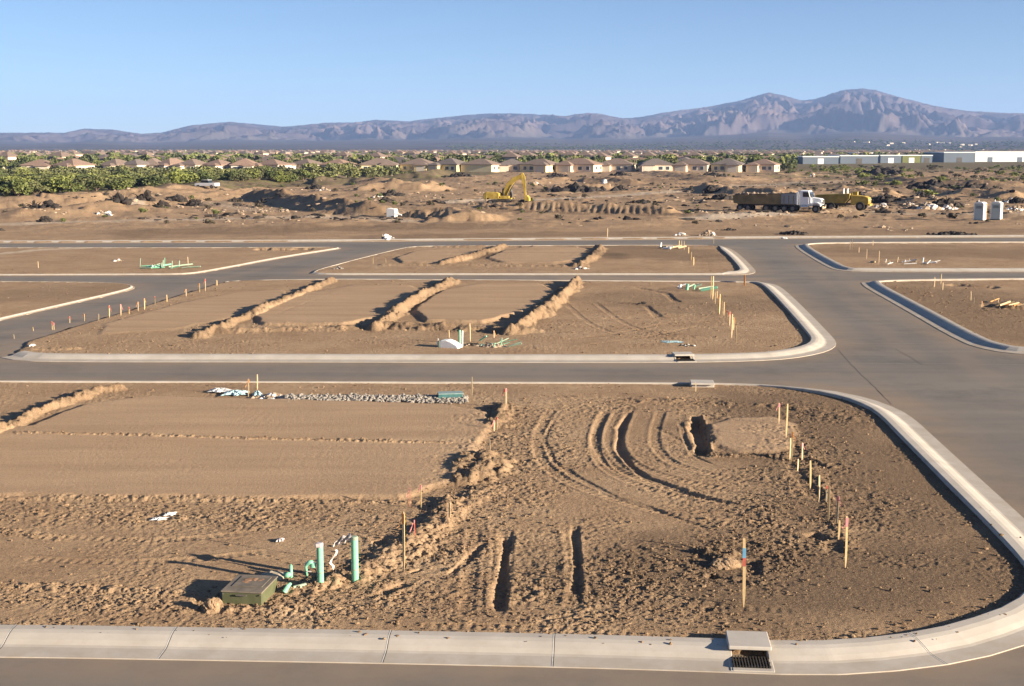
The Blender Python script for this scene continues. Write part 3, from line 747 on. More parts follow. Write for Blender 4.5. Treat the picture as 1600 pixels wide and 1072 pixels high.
# ------------------------------------------------------------------ survey laths
ORD = ['first', 'second', 'third', 'fourth', 'fifth', 'sixth', 'seventh', 'eighth', 'ninth', 'tenth', 'eleventh', 'twelfth', 'thirteenth', 'fourteenth', 'fifteenth', 'sixteenth', 'seventeenth', 'eighteenth', 'nineteenth', 'twentieth']
def lath(px, py, ty, label, group, tape=None, wid=.045, wood='wood', lean=None):
    x, y, z_ = place(px, py)
    D = math.sqrt(x * x + y * y)
    hgt = max(.35, (py - ty) / F * D * 1.01)
    o = thing('survey_stake', label, 'survey stake', (x, y, z_ - .03), random.uniform(-.5, .5), group)
    lx, ly = lean or (random.uniform(-.03, .03), random.uniform(-.03, .03))
    wid = max(wid, .00042 * D)
    b = MB(); th = wid * .35
    N_ = 5; vs = []
    for k in range(N_ + 1):
        t_ = k / N_; w_ = wid / 2 * (1 if k < N_ else .85); bow = math.sin(t_ * 3) * .008
        cx, cy = lx * hgt * t_ + bow, ly * hgt * t_
        vs += [(cx - w_, cy - th / 2, hgt * t_ + .03), (cx + w_, cy - th / 2, hgt * t_ + .03), (cx + w_, cy + th / 2, hgt * t_ + .03), (cx - w_, cy + th / 2, hgt * t_ + .03)]
    vs[0:4] = [(0, 0, -.12)] * 4
    fs = [(N_ * 4, N_ * 4 + 1, N_ * 4 + 2, N_ * 4 + 3)]
    for k in range(N_):
        for j in range(4): fs.append((k * 4 + j, k * 4 + (j + 1) % 4, k * 4 + 4 + (j + 1) % 4, k * 4 + 4 + j))
    b.add(vs, fs).build('lath', M[wood], o)
    def band(t0, t1, m_, nm, prop_=1.25):
        q = MB(); c_ = ((lx * hgt * (t0 + t1) / 2 + .006), ly * hgt * (t0 + t1) / 2, hgt * (t0 + t1) / 2 + .03)
        q.box(c_, (wid * prop_, th * 1.8, hgt * (t1 - t0))); return q.build(nm, M[m_], o)
    if tape in ('pink', 'red', 'orange'):
        band(.80, .97, tape, 'tape_wrap')
        q = MB(); tx = lx * hgt * .85; s_x = random.choice((-1, 1))
        p0 = Vector((tx + s_x * wid * .5, -th, hgt * .9)); vs = []; L_ = .10 + .12 * random.random()
        for k in range(5):
            vs += [p0 + Vector((s_x * L_ * .35 * k / 4, -.012 * math.sin(k * 2), -L_ * k / 4 - .0)), p0 + Vector((s_x * (L_ * .35 * k / 4 + .025), -.012 * math.sin(k * 2 + 1), -L_ * k / 4 - .01))]
        q.add(vs, [(2 * k, 2 * k + 1, 2 * k + 3, 2 * k + 2) for k in range(4)]).build('tape_tail', M[tape], o)
    if tape == 'bluered':
        band(.72, .86, 'blue', 'blue_band', 1.15); band(.60, .72, 'red', 'red_band', 1.1)
    if tape == 'yellowtop': band(.9, 1.0, 'yellow', 'painted_tip')
    return o
G1 = 'stakes along the right side of the near lot'
lath(1162, 949, 836, 'tall wooden stake with blue and red bands, alone near the front kerb right of centre', G1, 'bluered', .058)
lath(631, 893, 794, 'tall bare wooden stake with frayed top, right of the green pipes', 'stakes around the near lot', 'orange', .05)
lath(658, 795, 755, 'slim stake wrapped in pink tape at the front edge of the big pad', 'stakes around the near lot', 'pink', .03)
lath(640, 793, 760, 'thin pink marker wire left of the pink taped stake at the pad edge', 'stakes around the near lot', 'pink', .012, 'red')
lath(648, 838, 812, 'short pink marker in loose soil between the tall stake and the pad', 'stakes around the near lot', 'pink', .02, 'red')
lath(702, 808, 781, 'short weathered stake in the rubble at the right front corner of the big pad', 'stakes around the near lot', None, .04, 'wood_pale')
lath(765, 704, 687, 'short grey lath in the soil ridge right of the big pad', 'stakes around the near lot', None, .04, 'wood_pale')
lath(772, 664, 652, 'stubby pale lath on the soil ridge by the far pad corner', 'stakes around the near lot', 'pink', .04, 'wood_pale')
line1 = [(1217, 662, 629, 'pink', 'wood_pale'), (1228, 684, 631, None, 'wood'), (1234, 715, 680, None, 'wood_pale'), (1236, 721, 671, 'orange', 'wood'), (1246, 736, 718, None, 'wood_pale'), (1253, 719, 691, 'pink', 'wood_pale'),
         (1266, 764, 719, None, 'wood'), (1279, 784, 742, None, 'wood_pale'), (1291, 784, 757, 'red', 'wood_pale'), (1294, 815, 757, None, 'wood'), (1307, 818, 773, 'pink', 'wood_pale'), (1310, 843, 812, None, 'wood'), (1321, 887, 804, 'pink', 'wood')]
desc = lambda t_, w_: {'pink': 'with pink tape', 'red': 'with red tape', 'orange': 'with orange tape', None: 'without tape', 'yellowtop': 'with yellow tip', 'bluered': ''}[t_]
for i, (a_, b_, c_, t_, w_) in enumerate(line1):
    n_ = len(line1) - 1 - i
    where = 'nearest the camera' if n_ == 0 else ('%s from the near end' % ORD[n_])
    lath(a_, b_, c_, '%s stake %s, %s, right of the curved ruts' % ('pale' if w_ == 'wood_pale' else 'tan', desc(t_, w_), where), G1, t_, .045, w_)
line2 = [(1110.5, 466, 432, None, 'wood'), (1113.6, 468, 432, None, 'wood'), (1117.5, 475, 457, None, 'wood_pale'), (1120.5, 466, 455, None, 'wood'), (1124, 491, 460, 'orange', 'wood'), (1128, 494, 470, None, 'wood_pale'), (1131, 493, 472, None, 'wood'),
         (1136, 497, 485, 'red', 'wood_pale'), (1140, 509, 487, 'red', 'wood_pale'), (1143, 528, 491, None, 'wood_pale'), (1146, 516, 496, 'orange', 'wood'), (1150, 535, 509, None, 'wood')]
for i, (a_, b_, c_, t_, w_) in enumerate(line2):
    n_ = len(line2) - 1 - i
    lath(a_, b_, c_, '%s stake %s, %s from the near end on middle lot' % ('pale' if w_ == 'wood_pale' else 'yellowish', desc(t_, w_), ORD[n_]), 'stake line on the right of the middle lot', t_, .05, w_)
line3 = [(22, 534, 525, None), (52, 522, 515, None), (82, 520, 503, 'red'), (84.5, 520, 505, 'pink'), (109, 509, 495, 'red'), (132, 506, 491, 'orange'), (154, 501, 491, None), (171, 496, 478, 'red'), (189, 493, 476, 'pink'), (202, 491, 480, 'red'),
         (216, 486, 472, 'orange'), (226, 484, 467, 'orange'), (242, 476, 463, 'red'), (261, 472, 461, None), (291, 463, 452, 'orange'), (312, 457, 443, 'orange'), (321, 455, 436, 'red'), (339, 446, 441, None)]
for i, (a_, b_, c_, t_) in enumerate(line3):
    lath(a_, b_, c_, 'small stake %s, %s from the left along the diagonal street' % (desc(t_, 0), ORD[i]), 'stakes along the left diagonal street', t_, .045, 'wood' if i % 2 else 'wood_pale')
for a_, b_, c_, t_, l_ in [(737, 620, 588, None, 'pale tall stake beside the middle street right of the teal box'), (402, 609, 585, None, 'white topped stake beside the middle street above the blue tarp'),
        (388, 620, 592, 'orange', 'stake with orange tape standing in debris right of the blue tarp'), (788, 634, 605, 'red', 'left one of two red taped stakes by the middle street'), (791, 633, 606, 'pink', 'right one of two red taped stakes by the middle street'),
        (776, 662, 640, 'red', 'short red taped marker just below the two red taped stakes'), (294, 416, 402, None, 'pale stake on the upper left lot right of the green pipes'), (60, 419, 409, None, 'thin white stake at the left of the upper left lot'),
        (583, 413, 402, 'yellowtop', 'yellow tipped stake at the left end of the upper middle lot'), (603, 414, 406, None, 'short stake right of the yellow tipped one on the upper middle lot'), (1473, 453, 442, None, 'pale stake near the far edge of the right lot'),
        (1470, 444, 429, None, 'tall thin stake by the kerb of the right lot'), (1460, 449, 434, None, 'dark thin stake left of the tall one on the right lot'), (1517, 470, 456, None, 'tan stake left of a shorter one in the right lot'), (1522, 475, 465, None, 'short stake right of the tan one in the right lot'),
        (1553, 479, 470, None, 'pale stake near brush at the right of the right lot'), (1534, 480, 473, 'orange', 'short orange tipped stake in the right lot'),
        (1331, 391, 372, None, 'tall tan stake at the far kerb of the upper right lot'), (1328, 391, 377, None, 'shorter tan stake touching the tall one on the upper right lot'), (1342, 395, 387, None, 'short white stake on the upper right lot'),
        (1354, 405, 390, None, 'white stake in the middle of the row on the upper right lot'), (1373, 413, 393, None, 'tan stake nearest the white debris on the upper right lot'), (1364, 384, 376, None, 'stake on the far kerb of the upper right lot'),
        (949, 376, 361, None, 'pale stake beyond the last street left of centre right'), (1115, 383, 375, None, 'white stake at the corner of the last street'), (598, 372, 366, None, 'white stake in the debris beyond the last street'),
        (1087, 612, 603, None, 'stub of lath behind the far kerb inlet of the near lot'), (720, 531, 519, None, 'pale lath behind the white utility cover'), (735, 534, 505, None, 'tall white lath right of the white utility cover'), (702, 528, 516, None, 'thin lath behind the left end of the white utility cover'),
        (772, 528, 517, 'orange', 'small orange tipped lath at the end of the rubble berm'), (1074, 541, 524, None, 'white lath beside the flat sheet on the middle lot')]:
    lath(a_, b_, c_, l_, 'scattered survey stakes', t_, .04, 'wood_pale')
for i, (a_, b_, c_) in enumerate([(1061, 386, 376), (1065, 388, 376), (1069, 391, 377), (1076, 396, 386), (1080, 407, 394), (1084, 415, 402)]):
    lath(a_, b_, c_, 'tan stake, %s from the far end on the upper middle lot' % ORD[i], 'stake line on the upper middle lot', None, .05, 'wood')
o = lath(1163, 447, 430, 'orange mesh wrapped post at the corner of the middle lot', 'scattered survey stakes', None, .1, 'orange')

# ------------------------------------------------------------------ utilities on the near lot
x, y, z_ = place(383, 945)
ub = thing('utility_box', 'low olive green metal ground box with dusty hatch, near the front kerb', 'utility box', (x, y + .5, z_ - .05), R(-8))
ub.scale = (.72, .93, .88)
MB().box((0, 0, .15), (1.13, 1.05, .34)).build('body', M['boxgreen'], ub, bevel=.012)
MB().box((0, 0, .335), (1.17, 1.09, .03)).build('lid', M['boxtop'], ub, bevel=.008)
MB().box((.02, .1, .357), (.86, .66, .014)).build('lid_panel', M['boxtop'], ub, bevel=.004)
b = MB()
for k in range(9):
    b.blob((.02 + random.uniform(-.2, .25), .12 + random.uniform(-.14, .12), .362), random.uniform(.05, .14), .10)
b.build('dirt_patch', M['rust'], ub)
MB().box((0, -.56, .27), (.3, .02, .035)).build('handle', M['steel'], ub)
for k in (-1, 1): MB().tube([(k * .53, -.535, .28), (k * .53, -.552, .28)], .016, 8).build('bolt', M['steel'], ub)
def pipe(px, py, ty, label, r, capm):
    x, y, z_ = place(px, py); D = math.hypot(x, y); H_ = (py - ty) / F * D * 1.01
    p = thing('green_pipe', label, 'pipe', (x, y, z_ - .05), 0, 'upright green pipes')
    b = MB(); b.tube([(0, 0, -.2), (0, 0, H_ + .05)], r, 24, False)
    b.tube([(0, 0, H_ - .3), (0, 0, H_ + .05)], r * .86, 24, False)
    b.build('pipe_wall', M['pvc'], p, smooth=True)
    b = MB(); b.tube([(0, 0, H_ + .0), (0, 0, H_ + .055), (0, 0, H_ + .07)], [r * 1.06, r * 1.06, r * .8], 24)
    b.build('cap', M[capm], p, smooth=False)
    b = MB(); b.tube([(0, 0, .3 * H_), (0, 0, .3 * H_ + .02)], r * 1.01, 24, False).build('seam', M['pvc_pale'], p)
    return p, H_
p1, h1 = pipe(501, 909, 846, 'shorter upright green plastic pipe with pinkish wrapped top', .068, 'wrap')
b = MB(); b.box((-.02, -.02, h1 + .02), (.15, .13, .09)).build('pink_tape_patch', M['wrap'], p1, bevel=.03)
p2, h2 = pipe(555, 905, 834, 'taller upright green plastic pipe with torn plastic blowing left', .075, 'pvc_pale')
film = []; b = MB(); cols = 14
for i in range(cols + 1):
    t_ = i / cols
    cx = -.06 - .40 * t_; cz = h2 + .04 - .02 * t_ - .16 * t_ ** 2
    for j in range(5):
        wv = (j / 4 - .5) * (.17 - .09 * t_) * (1 + .3 * math.sin(i * 1.7))
        film.append((cx + .03 * math.sin(i * 1.3 + j), .05 * math.sin(i * 1.1 + j * 1.5), cz + wv + .02 * math.sin(i * 2.3 + j * 2)))
b.add(film, [(i * 5 + j, i * 5 + j + 1, i * 5 + j + 6, i * 5 + j + 5) for i in range(cols) for j in range(4)]).build('torn_film', M['wrap'], p2, smooth=True)
b = MB(); film = []
for i in range(9):
    t_ = i / 8
    for j in range(3): film.append((-.42 + .05 * math.sin(i) + .02 * j - .10 * t_, .02 * j, h2 - .22 - .42 * t_ + .03 * math.sin(j * 3 + i)))
b.add(film, [(i * 3 + j, i * 3 + j + 1, i * 3 + j + 4, i * 3 + j + 3) for i in range(8) for j in range(2)])
b.tube([(-.08, 0, h2), (-.2, .02, h2 - .03), (-.40, .0, h2 - .22)], .006, 5).build('film_strip', M['wrap'], p2, smooth=True)
M['rockpale'] = mat('pale_stone', (.42, .35, .25), .9, .15, 6)
def boulder(name, r_, sq, seed, m):
    b_ = bpy.data.meshes.new(name)
    import bmesh
    bm__ = bmesh.new(); bmesh.ops.create_icosphere(bm__, subdivisions=4, radius=1)
    P_ = np.array([v.co[:] for v in bm__.verts])
    k = 1 + .30 * fbm(P_[:, 0] + P_[:, 2] * .7, P_[:, 1] - P_[:, 2] * .6, 1.1, 5, 900 + seed, .6)
    P_ = P_ * k[:, None] * [r_ * 1.2, r_, r_ * sq]
    for v, p in zip(bm__.verts, P_): v.co = p
    bm__.to_mesh(b_); bm__.free(); b_.materials.append(M[m])
    o_ = bpy.data.objects.new(name, b_); C.objects.link(o_); return o_
# small green stub fittings between box and pipe
x, y, z_ = place(479, 903)
v = thing('hooked_pipe_fitting', 'light green hooked pipe fitting left of the shorter green pipe', 'pipe fitting', (x, y, z_ - .03))
MB().tube([(0, 0, -.1), (0, 0, .28), (.02, 0, .33), (.08, 0, .37), (.15, 0, .36)], [.035, .035, .05, .055, .05], 12).build('elbow_pipe', M['pvc'], v, smooth=True)
MB().tube([(.14, 0, .36), (.14, 0, .27)], [.06, .065], 12).build('outlet', M['pvc'], v)
MB().box((.06, -.02, .18), (.10, .02, .02)).build('wrapped_tie', M['wrap'], v)
x, y, z_ = place(455, 902)
v = thing('tee_pipe_fitting', 'green upright stub with sideways branch between the box and the hooked fitting', 'pipe fitting', (x, y, z_ - .02))
MB().tube([(0, 0, -.1), (0, 0, .28)], [.04, .035], 12).build('stub', M['pvc'], v, smooth=True)
MB().tube([(0, 0, .1), (-.14, -.02, .05)], [.05, .07], 12).build('branch', M['pvc'], v, smooth=True)
MB().tube([(0, 0, .26), (0, 0, .31)], .012, 8).build('stem', M['pvc'], v)
x, y, z_ = place(449, 921)
v = thing('broken_pipe_piece', 'broken light green pipe pieces lying right of the olive box', 'pipe piece', (x, y, z_))
MB().tube([(-.06, -.03, .0), (.0, .02, .10), (.05, .1, .14)], [.055, .05, .03], 10).build('broken_elbow', M['pvc'], v)
MB().tube([(.1, .12, .05), (.34, .26, .07)], .03, 10).build('short_length', M['pvc_pale'], v)
MB().tube([(.12, .3, .03), (.26, .1, .06)], .022, 8).build('thin_length', M['pvc_pale'], v)
x, y, z_ = place(427, 901)
o = boulder('flat_stone', .22, .35, 3, 'rockpale'); o.location = (x, y, z_); props(o, 'flat pale stone behind the olive box', 'stone')
x, y, z_ = place(331, 950)
o = boulder('boulder', .17, 1.1, 4, 'soil'); o.location = (x, y, z_); props(o, 'upright tan lump of earth left of the olive box', 'stone')
x, y, z_ = place(1133, 880)
o = boulder('boulder', .24, .6, 5, 'soil'); o.location = (x, y, z_); props(o, 'tan boulder by a dark hole left of the blue banded stake', 'stone')

# ------------------------------------------------------------------ kerb inlets
def side_prof(cx, hw):
    pr = [(s0, z + .012) for s0, z in PROF[1:8]] + [(1.16, -.5), (0, -.5)]
    n = len(pr); vs = [(cx - hw, a_, b_) for a_, b_ in pr] + [(cx + hw, a_, b_) for a_, b_ in pr]
    return vs, [tuple(range(n))[::-1], tuple(range(n, 2 * n))] + [(i, (i + 1) % n, (i + 1) % n + n, i + n) for i in range(n)]
def inlet(px, py, wpx, label, full=True, back=False):
    x0, y0 = g(px, py)
    D = math.hypot(x0, y0); W = wpx / F * D
    P = np.array([p for k in ('near', 'middle') for p in BL[k]]); i = np.hypot(P[:, 0] - x0, P[:, 1] - y0).argmin()
    y0 = float(P[i][1])
    th = math.atan2(P[(i + 1) % len(P)][1] - P[i - 1][1], P[(i + 1) % len(P)][0] - P[i - 1][0])
    o = thing('storm_drain_inlet', label, 'storm drain', (x0, y0, 0), th, 'kerb inlets')
    for k in (-1, 1): MB().add(*side_prof(k * (W / 2 + .015), .035)).build('side_wall', M['concrete'], o, bevel=.012)
    MB().box((0, .06, -.02), (W, .12, .12)).build('sill', M['concrete'], o)
    MB().box((0, .93, .222), (W + .09, .76, .07)).build('cover_slab', M['concrete'], o, bevel=.015)
    b = MB(); n_ = 13
    for k in range(n_): b.box((-W / 2 + W * (k + .5) / n_, .34, .055), (.022, .46, .04))
    for k in range(3): b.box((0, .15 + .18 * k, .052), (W, .02, .03))
    b.build('grate', M['iron'], o)
    MB().box((0, .27, .024), (W, .30, .03)).build('grate_shade_sheet', M['black'], o)  # black sheet painting in the dark gap below the grate bars
    MB().box((0, 1.16, -.13), (W, .05, .62)).build('back_wall', M['concrete'], o)
    MB().box((0, .8, -.42), (W, .75, .04)).build('pit_floor_shade', M['black'], o)  # floor coloured black to stand for the shade inside the pit
    return o
inlet(1177, 1053, 62, 'kerb inlet with lifted concrete cover slab and grate in the front kerb', True)
inlet(1074, 567, 28, 'small kerb inlet in the kerb of the middle lot', True)
inlet(1094, 599, 32, 'kerb inlet in the far kerb of the near lot, beside the middle street', True, True)

# ------------------------------------------------------------------ debris, tarps, gravel
def sheetpile(px, py, wpx, dpx, label, m, n=10, hgt=.06, name='plastic_sheet', cat='plastic sheet'):
    x, y, z_ = place(px, py); D = math.hypot(x, y); W = wpx / F * D; DD = dpx / F * D * D / CAMH
    rr = random.Random(int(px * 7 + py)); V = []; NN = 16
    for i in range(NN):
        for j in range(NN):
            u, v_ = i / (NN - 1) - .5, j / (NN - 1) - .5
            e_ = 1 + .25 * math.sin(6 * math.atan2(v_, u) + px)
            V.append((u * W * e_, v_ * DD * e_, hgt * (.5 + .9 * rr.random()) * (1 - 1.6 * max(abs(u), abs(v_)) ** 2 * 2) + .02))
    o = MB().add(V, [(i * NN + j, (i + 1) * NN + j, (i + 1) * NN + j + 1, i * NN + j + 1) for i in range(NN - 1) for j in range(NN - 1)]).build(name, M[m])
    o.location = (x, y, z_); return props(o, label, cat)
sheetpile(345, 613, 34, 3.0, 'crumpled white sheet at the left end of the debris by the middle street', 'tar', hgt=.12)
sheetpile(368, 617, 32, 5, 'crumpled blue grey sheet in the debris by the middle street', 'bluetar', hgt=.14)
sheetpile(402, 618, 12, 4, 'small torn blue and white sheet right of the orange taped stake', 'bluetar', hgt=.14)
sheetpile(249, 812, 22, 5, 'larger white scrap of plastic lying in front of the big pad', 'tar', hgt=.03)
sheetpile(266, 804, 16, 5, 'smaller white scrap of plastic lying in front of the big pad', 'white', hgt=.03)
sheetpile(50, 541, 8, 2, 'small white scrap at the left corner of the middle lot', 'white', hgt=.06)
sheetpile(438, 846, 10, 5, 'pale scrap on the soil above the green fittings', 'wrap', hgt=.05)
sheetpile(1050, 535, 30, 3, 'flat grey sheet on the middle lot near the kerb inlet', 'bluetar', hgt=.04)
def rubble(px, py, wpx, hpx, n, label, m, name='rubble_pile', cat='rubble pile', squash=.7, group=None, twigs=0, m2=None):
    x, y, z_ = place(px, py); D = math.hypot(x, y); W = wpx / F * D; H_ = hpx / F * D
    n = n + 14 + (60 if wpx / hpx > 8 else 0)
    rr = random.Random(int(px * 13 + py)); b = MB(); b2 = MB()
    for k in range(n):
        u, v_ = rr.gauss(0, .25), rr.gauss(0, .25); hh = H_ * max(0, 1 - 2.2 * math.hypot(u, v_)) * rr.random()
        (b2 if (m2 and k % 3 == 0) else b).blob((u * W, v_ * W * .7, hh), rr.uniform(.25, .8) * min(W, H_ * 2.5) / (n ** .33) * (1.15 if wpx / hpx <= 8 else 2.9), squash, .35, rr)
    for k in range(twigs):
        u, v_ = rr.gauss(0, .22) * W, rr.gauss(0, .22) * W * .6; L_ = H_ * rr.uniform(.5, 1.3); an = rr.uniform(0, 6.28)
        p0 = Vector((u, v_, H_ * .2 * rr.random())); p1 = p0 + Vector((math.cos(an) * L_ * .7, math.sin(an) * L_ * .7, L_ * rr.uniform(.1, .8)))
        b.tube([p0, (p0 + p1) / 2 + Vector((0, 0, .1 * L_)), p1], [.05 * H_, .035 * H_, .012 * H_], 4)
    if m2:
        t_ = thing(name, label, cat, (x, y, z_ - .02), 0, group)
        b.build('lumps', M[m], t_); b2.build('pale_chunks', M[m2], t_); return t_
    o = b.build(name, M[m]); o.location = (x, y, z_ - .02); return props(o, label, cat, group)
rubble(425, 620, 50, 5, 26, 'heap of pale and dark debris right of the blue tarp by the middle street', 'rock', m2='tar')
# grey gravel windrow at the head of the big pad
b = MB(); rr = random.Random(5)
for k in range(2000):
    t_ = rr.random(); px = 445 + 285 * t_; py = 628 + rr.gauss(0, 2.3) + 1.5 * t_
    x, y = g(px, py); b.blob((x, y, .13 + .10 * rr.random() * max(0, 1 - abs(py - 628.5) / 4)), rr.uniform(.03, .085), .8, .3, rr)
props(b.build('gravel', M['gravel']), 'strip of loose grey gravel along the head of the big pad', 'gravel', kind='stuff')
# teal meter box
x, y, z_ = place(703, 624)
v = thing('meter_box', 'small dark teal meter box lying by the gravel strip', 'meter box', (x, y, z_ - .02), R(8))
MB().box((0, 0, .12), (.95, .5, .26), taper=.9).build('body', M['pvc'], v, bevel=.02); v.children[0].data.materials[0] = mat('dark_teal_plastic', (.05, .13, .13), .5)
MB().box((.02, 0, .26), (.9, .46, .03)).build('lid', mat('pale_teal_lid', (.25, .33, .31), .5), v, bevel=.008)
# white utility cover on the middle lot
x, y, z_ = place(703, 544)
v = thing('utility_cover', 'bulky white cover with green left end on the middle lot beside the street', 'utility cover', (x, y + .3, z_ - .05), R(-22))
v.scale = (.72, .72, .78)
MB().prism([(-.55, 0), (.75, 0), (.62, .22), (.2, .42), (-.1, .50), (-.5, .48), (-.55, .4)], -.38, .38).build('white_shell', M['white'], v, bevel=.05)
MB().prism([(-.68, 0), (-.54, 0), (-.54, .47), (-.64, .43)], -.39, .39).build('end_panel', M['pvc_pale'], v, bevel=.02)
MB().tube([(-.75, -.1, .05), (-.85, -.1, .3), (-.78, -.1, .52)], .05, 8).build('vent_hose', M['white'], v)
x, y, z_ = place(722, 541)
v2 = MB(); v2.tube([(0, 0, -.1), (.02, 0, .72)], [.04, .035], 10); o = v2.build('vent_pipe', M['white']); o.location = (x, y, z_); props(o, 'short white vent pipe standing against the white utility cover', 'pipe')
x, y, z_ = place(718, 538)
o = MB().tube([(0, 0, -.1), (0, 0, .62)], .05, 10).build('vent_pipe', M['pvc']); o.location = (x, y + .3, z_); props(o, 'green vent pipe standing behind the white utility cover', 'pipe')
rubble(738, 539, 26, 5, 14, 'dark clods beside the white utility cover', 'brush', 'soil_heap', 'soil heap', m2='rock')
rubble(770, 541, 40, 4, 18, 'low litter of pale rubble and green pipe right of the white utility cover', 'rock', m2='pvc_pale')
def pipes_heap(px, py, wpx, n, label, mats, L=1.6, r=.035):
    x, y, z_ = place(px, py); D = math.hypot(x, y); W = wpx / F * D; rr = random.Random(int(px))
    t_ = thing('pipe_debris', label, 'pipe debris', (x, y, z_ + .02))
    for k in range(n):
        u = rr.uniform(-.5, .5) * W; v_ = rr.uniform(-1.2, 1.2); an = rr.gauss(0, .5); l2 = L * rr.uniform(.3, 1)
        up = rr.random() < .3
        p0 = Vector((u, v_, .04)); p1 = p0 + (Vector((.05, 0, l2 * .35)) if up else Vector((math.cos(an) * l2, math.sin(an) * l2, rr.uniform(.02, .25))))
        MB().tube([p0, p1], r * rr.uniform(.8, 2), 8).build('pipe_length', M[mats[k % len(mats)]], t_)
    return t_
pipes_heap(256, 419, 80, 18, 'green and white pipe lengths lying on the upper left lot', ['pvc_pale', 'pvc', 'pvc_pale'], 1.9, .035)
pipes_heap(772, 538, 60, 9, 'thin green pipe lengths lying right of the white cover', ['pvc', 'pvc_pale'], 1.0, .02)
pipes_heap(1078, 452, 40, 9, 'green and white pipe scraps on the far side of the middle lot', ['white', 'pvc_pale', 'pvc'], 1.2, .05)
pipes_heap(1408, 412, 80, 16, 'white pipe scraps scattered on the upper right lot', ['tar', 'wood_pale', 'tar'], 1.3, .035)
pipes_heap(1562, 480, 40, 9, 'pale branches and pipe scraps at the right of the right lot', ['wood_pale', 'wood_pale', 'orange'], 1.1, .03)
pipes_heap(1040, 388, 40, 8, 'white scraps on the upper middle lot by the short stake line', ['white', 'wood_pale'], 1.4, .05)
rubble(908, 420, 26, 5, 12, 'pale broken concrete at the foot of the berm by the upper middle lot', 'rock', m2='tar')
rubble(1003, 475, 14, 5, 12, 'dark scrub heap in the middle lot', 'brush', 'brush_heap', 'brush heap', twigs=14)
rubble(1072, 540, 22, 4, 14, 'dark and pale debris beside the white lath on the middle lot', 'brush', m2='tar')
rubble(604, 374, 22, 7, 10, 'white and grey debris beyond the last street', 'tar', m2='steel')
rubble(1224, 371, 14, 5, 8, 'white and dark scrap at the far end of the right hand street', 'tar', m2='brush')
rubble(185, 408, 16, 4, 8, 'pale stones on the upper left lot', 'rock', m2='tar')
rubble(530, 420, 14, 4, 8, 'grey rubble at the corner of the upper middle lot', 'gravel')
rubble(390, 433, 10, 3, 6, 'small ochre heap on the corner of street by the upper left lot', 'rock')

# ------------------------------------------------------------------ clods: loose soil lumps (nobody could count them)
N = 16000
cx = []; cy = []
pxr = RNG.uniform(-150, 1750, N * 3); dr = 1 / RNG.uniform(1 / 95, 1 / 21.5, N * 3)
tx, ty = (pxr - 800) / F * dr, dr
th_, td, tp, tpad, ts = terrain(tx, ty)
dens = np.full(tx.shape, .07)
for p, wd, k in ROUGH:
    d, _ = seg_dist(tx, ty, p); dens = np.maximum(dens, k * .9 * (1 - ss(.2, 1.1, d / wd)))
for p, hh, wd, lu in BERMS:
    d, _ = seg_dist(tx, ty, p); dens = np.maximum(dens, (.3 + .7 * lu) * (1 - ss(.4, 1.3, d / wd)))
dens = np.maximum(dens, .35 * (ts < 1.7))
dens = np.where(ts < 1.12, .05 * (ty < 33), dens)
dens *= (1 - tpad) * (ts > .7)
th_ = np.where(ts < 1.14, np.where(ts < .92, .16, .184), th_)
keep = RNG.random(tx.shape) < dens
tx, ty, th_ = tx[keep][:N], ty[keep][:N], th_[keep][:N]
n = len(tx)
ico = MB().blob((0, 0, 0), 1.9, 1, 0); BV = np.array(ico.v); BV /= np.linalg.norm(BV[0]); BF = np.array(ico.f)
size = (.011 + .034 * RNG.random(n) ** 3) * (1 + np.clip(ty - 25, 0, 60) * .012)
ang = RNG.uniform(0, 6.28, n)
jit = 1 + RNG.uniform(-.35, .35, (n, 12, 1))
V = BV[None] * jit * size[:, None, None] * np.stack([RNG.uniform(.8, 1.5, n), RNG.uniform(.7, 1.2, n), RNG.uniform(.5, .9, n)], 1)[:, None]
ca, sa = np.cos(ang)[:, None], np.sin(ang)[:, None]
VX = V[..., 0] * ca - V[..., 1] * sa + tx[:, None]; VY = V[..., 0] * sa + V[..., 1] * ca + ty[:, None]; VZ = V[..., 2] + th_[:, None] + size[:, None] * .25
V = np.stack([VX, VY, VZ], -1).reshape(-1, 3)
FF = (BF[None] + (np.arange(n) * 12)[:, None, None]).reshape(-1, 3)
cl = npmesh('soil_clods', V, FF, M['soil'], dict(dark=np.repeat(np.interp(RNG.random(n), [0, 1], [.25, .9]), 12)), smooth=False, nside=3)
props(cl, 'loose clods of earth strewn over the lots', 'soil clods', kind='stuff')

def scatter(name, n, xy, smin, smax, m, label, pw=2.5):
    x_, y_ = xy; n = len(x_)
    hh = terrain(x_, y_)[0]; sz = smin + (smax - smin) * RNG.random(n) ** pw; an = RNG.uniform(0, 6.28, n)
    W = BV[None] * (1 + RNG.uniform(-.4, .4, (n, 12, 1))) * sz[:, None, None] * np.stack([RNG.uniform(.9, 2.0, n), RNG.uniform(.7, 1.3, n), RNG.uniform(.35, .8, n)], 1)[:, None]
    c_, s0 = np.cos(an)[:, None], np.sin(an)[:, None]
    W = np.stack([W[..., 0] * c_ - W[..., 1] * s0 + x_[:, None], W[..., 0] * s0 + W[..., 1] * c_ + y_[:, None], W[..., 2] + hh[:, None] + sz[:, None] * .1], -1).reshape(-1, 3)
    o = npmesh(name, W, (BF[None] + (np.arange(n) * 12)[:, None, None]).reshape(-1, 3), m, smooth=False, nside=3)
    return props(o, label, name.replace('_', ' '), kind='stuff')
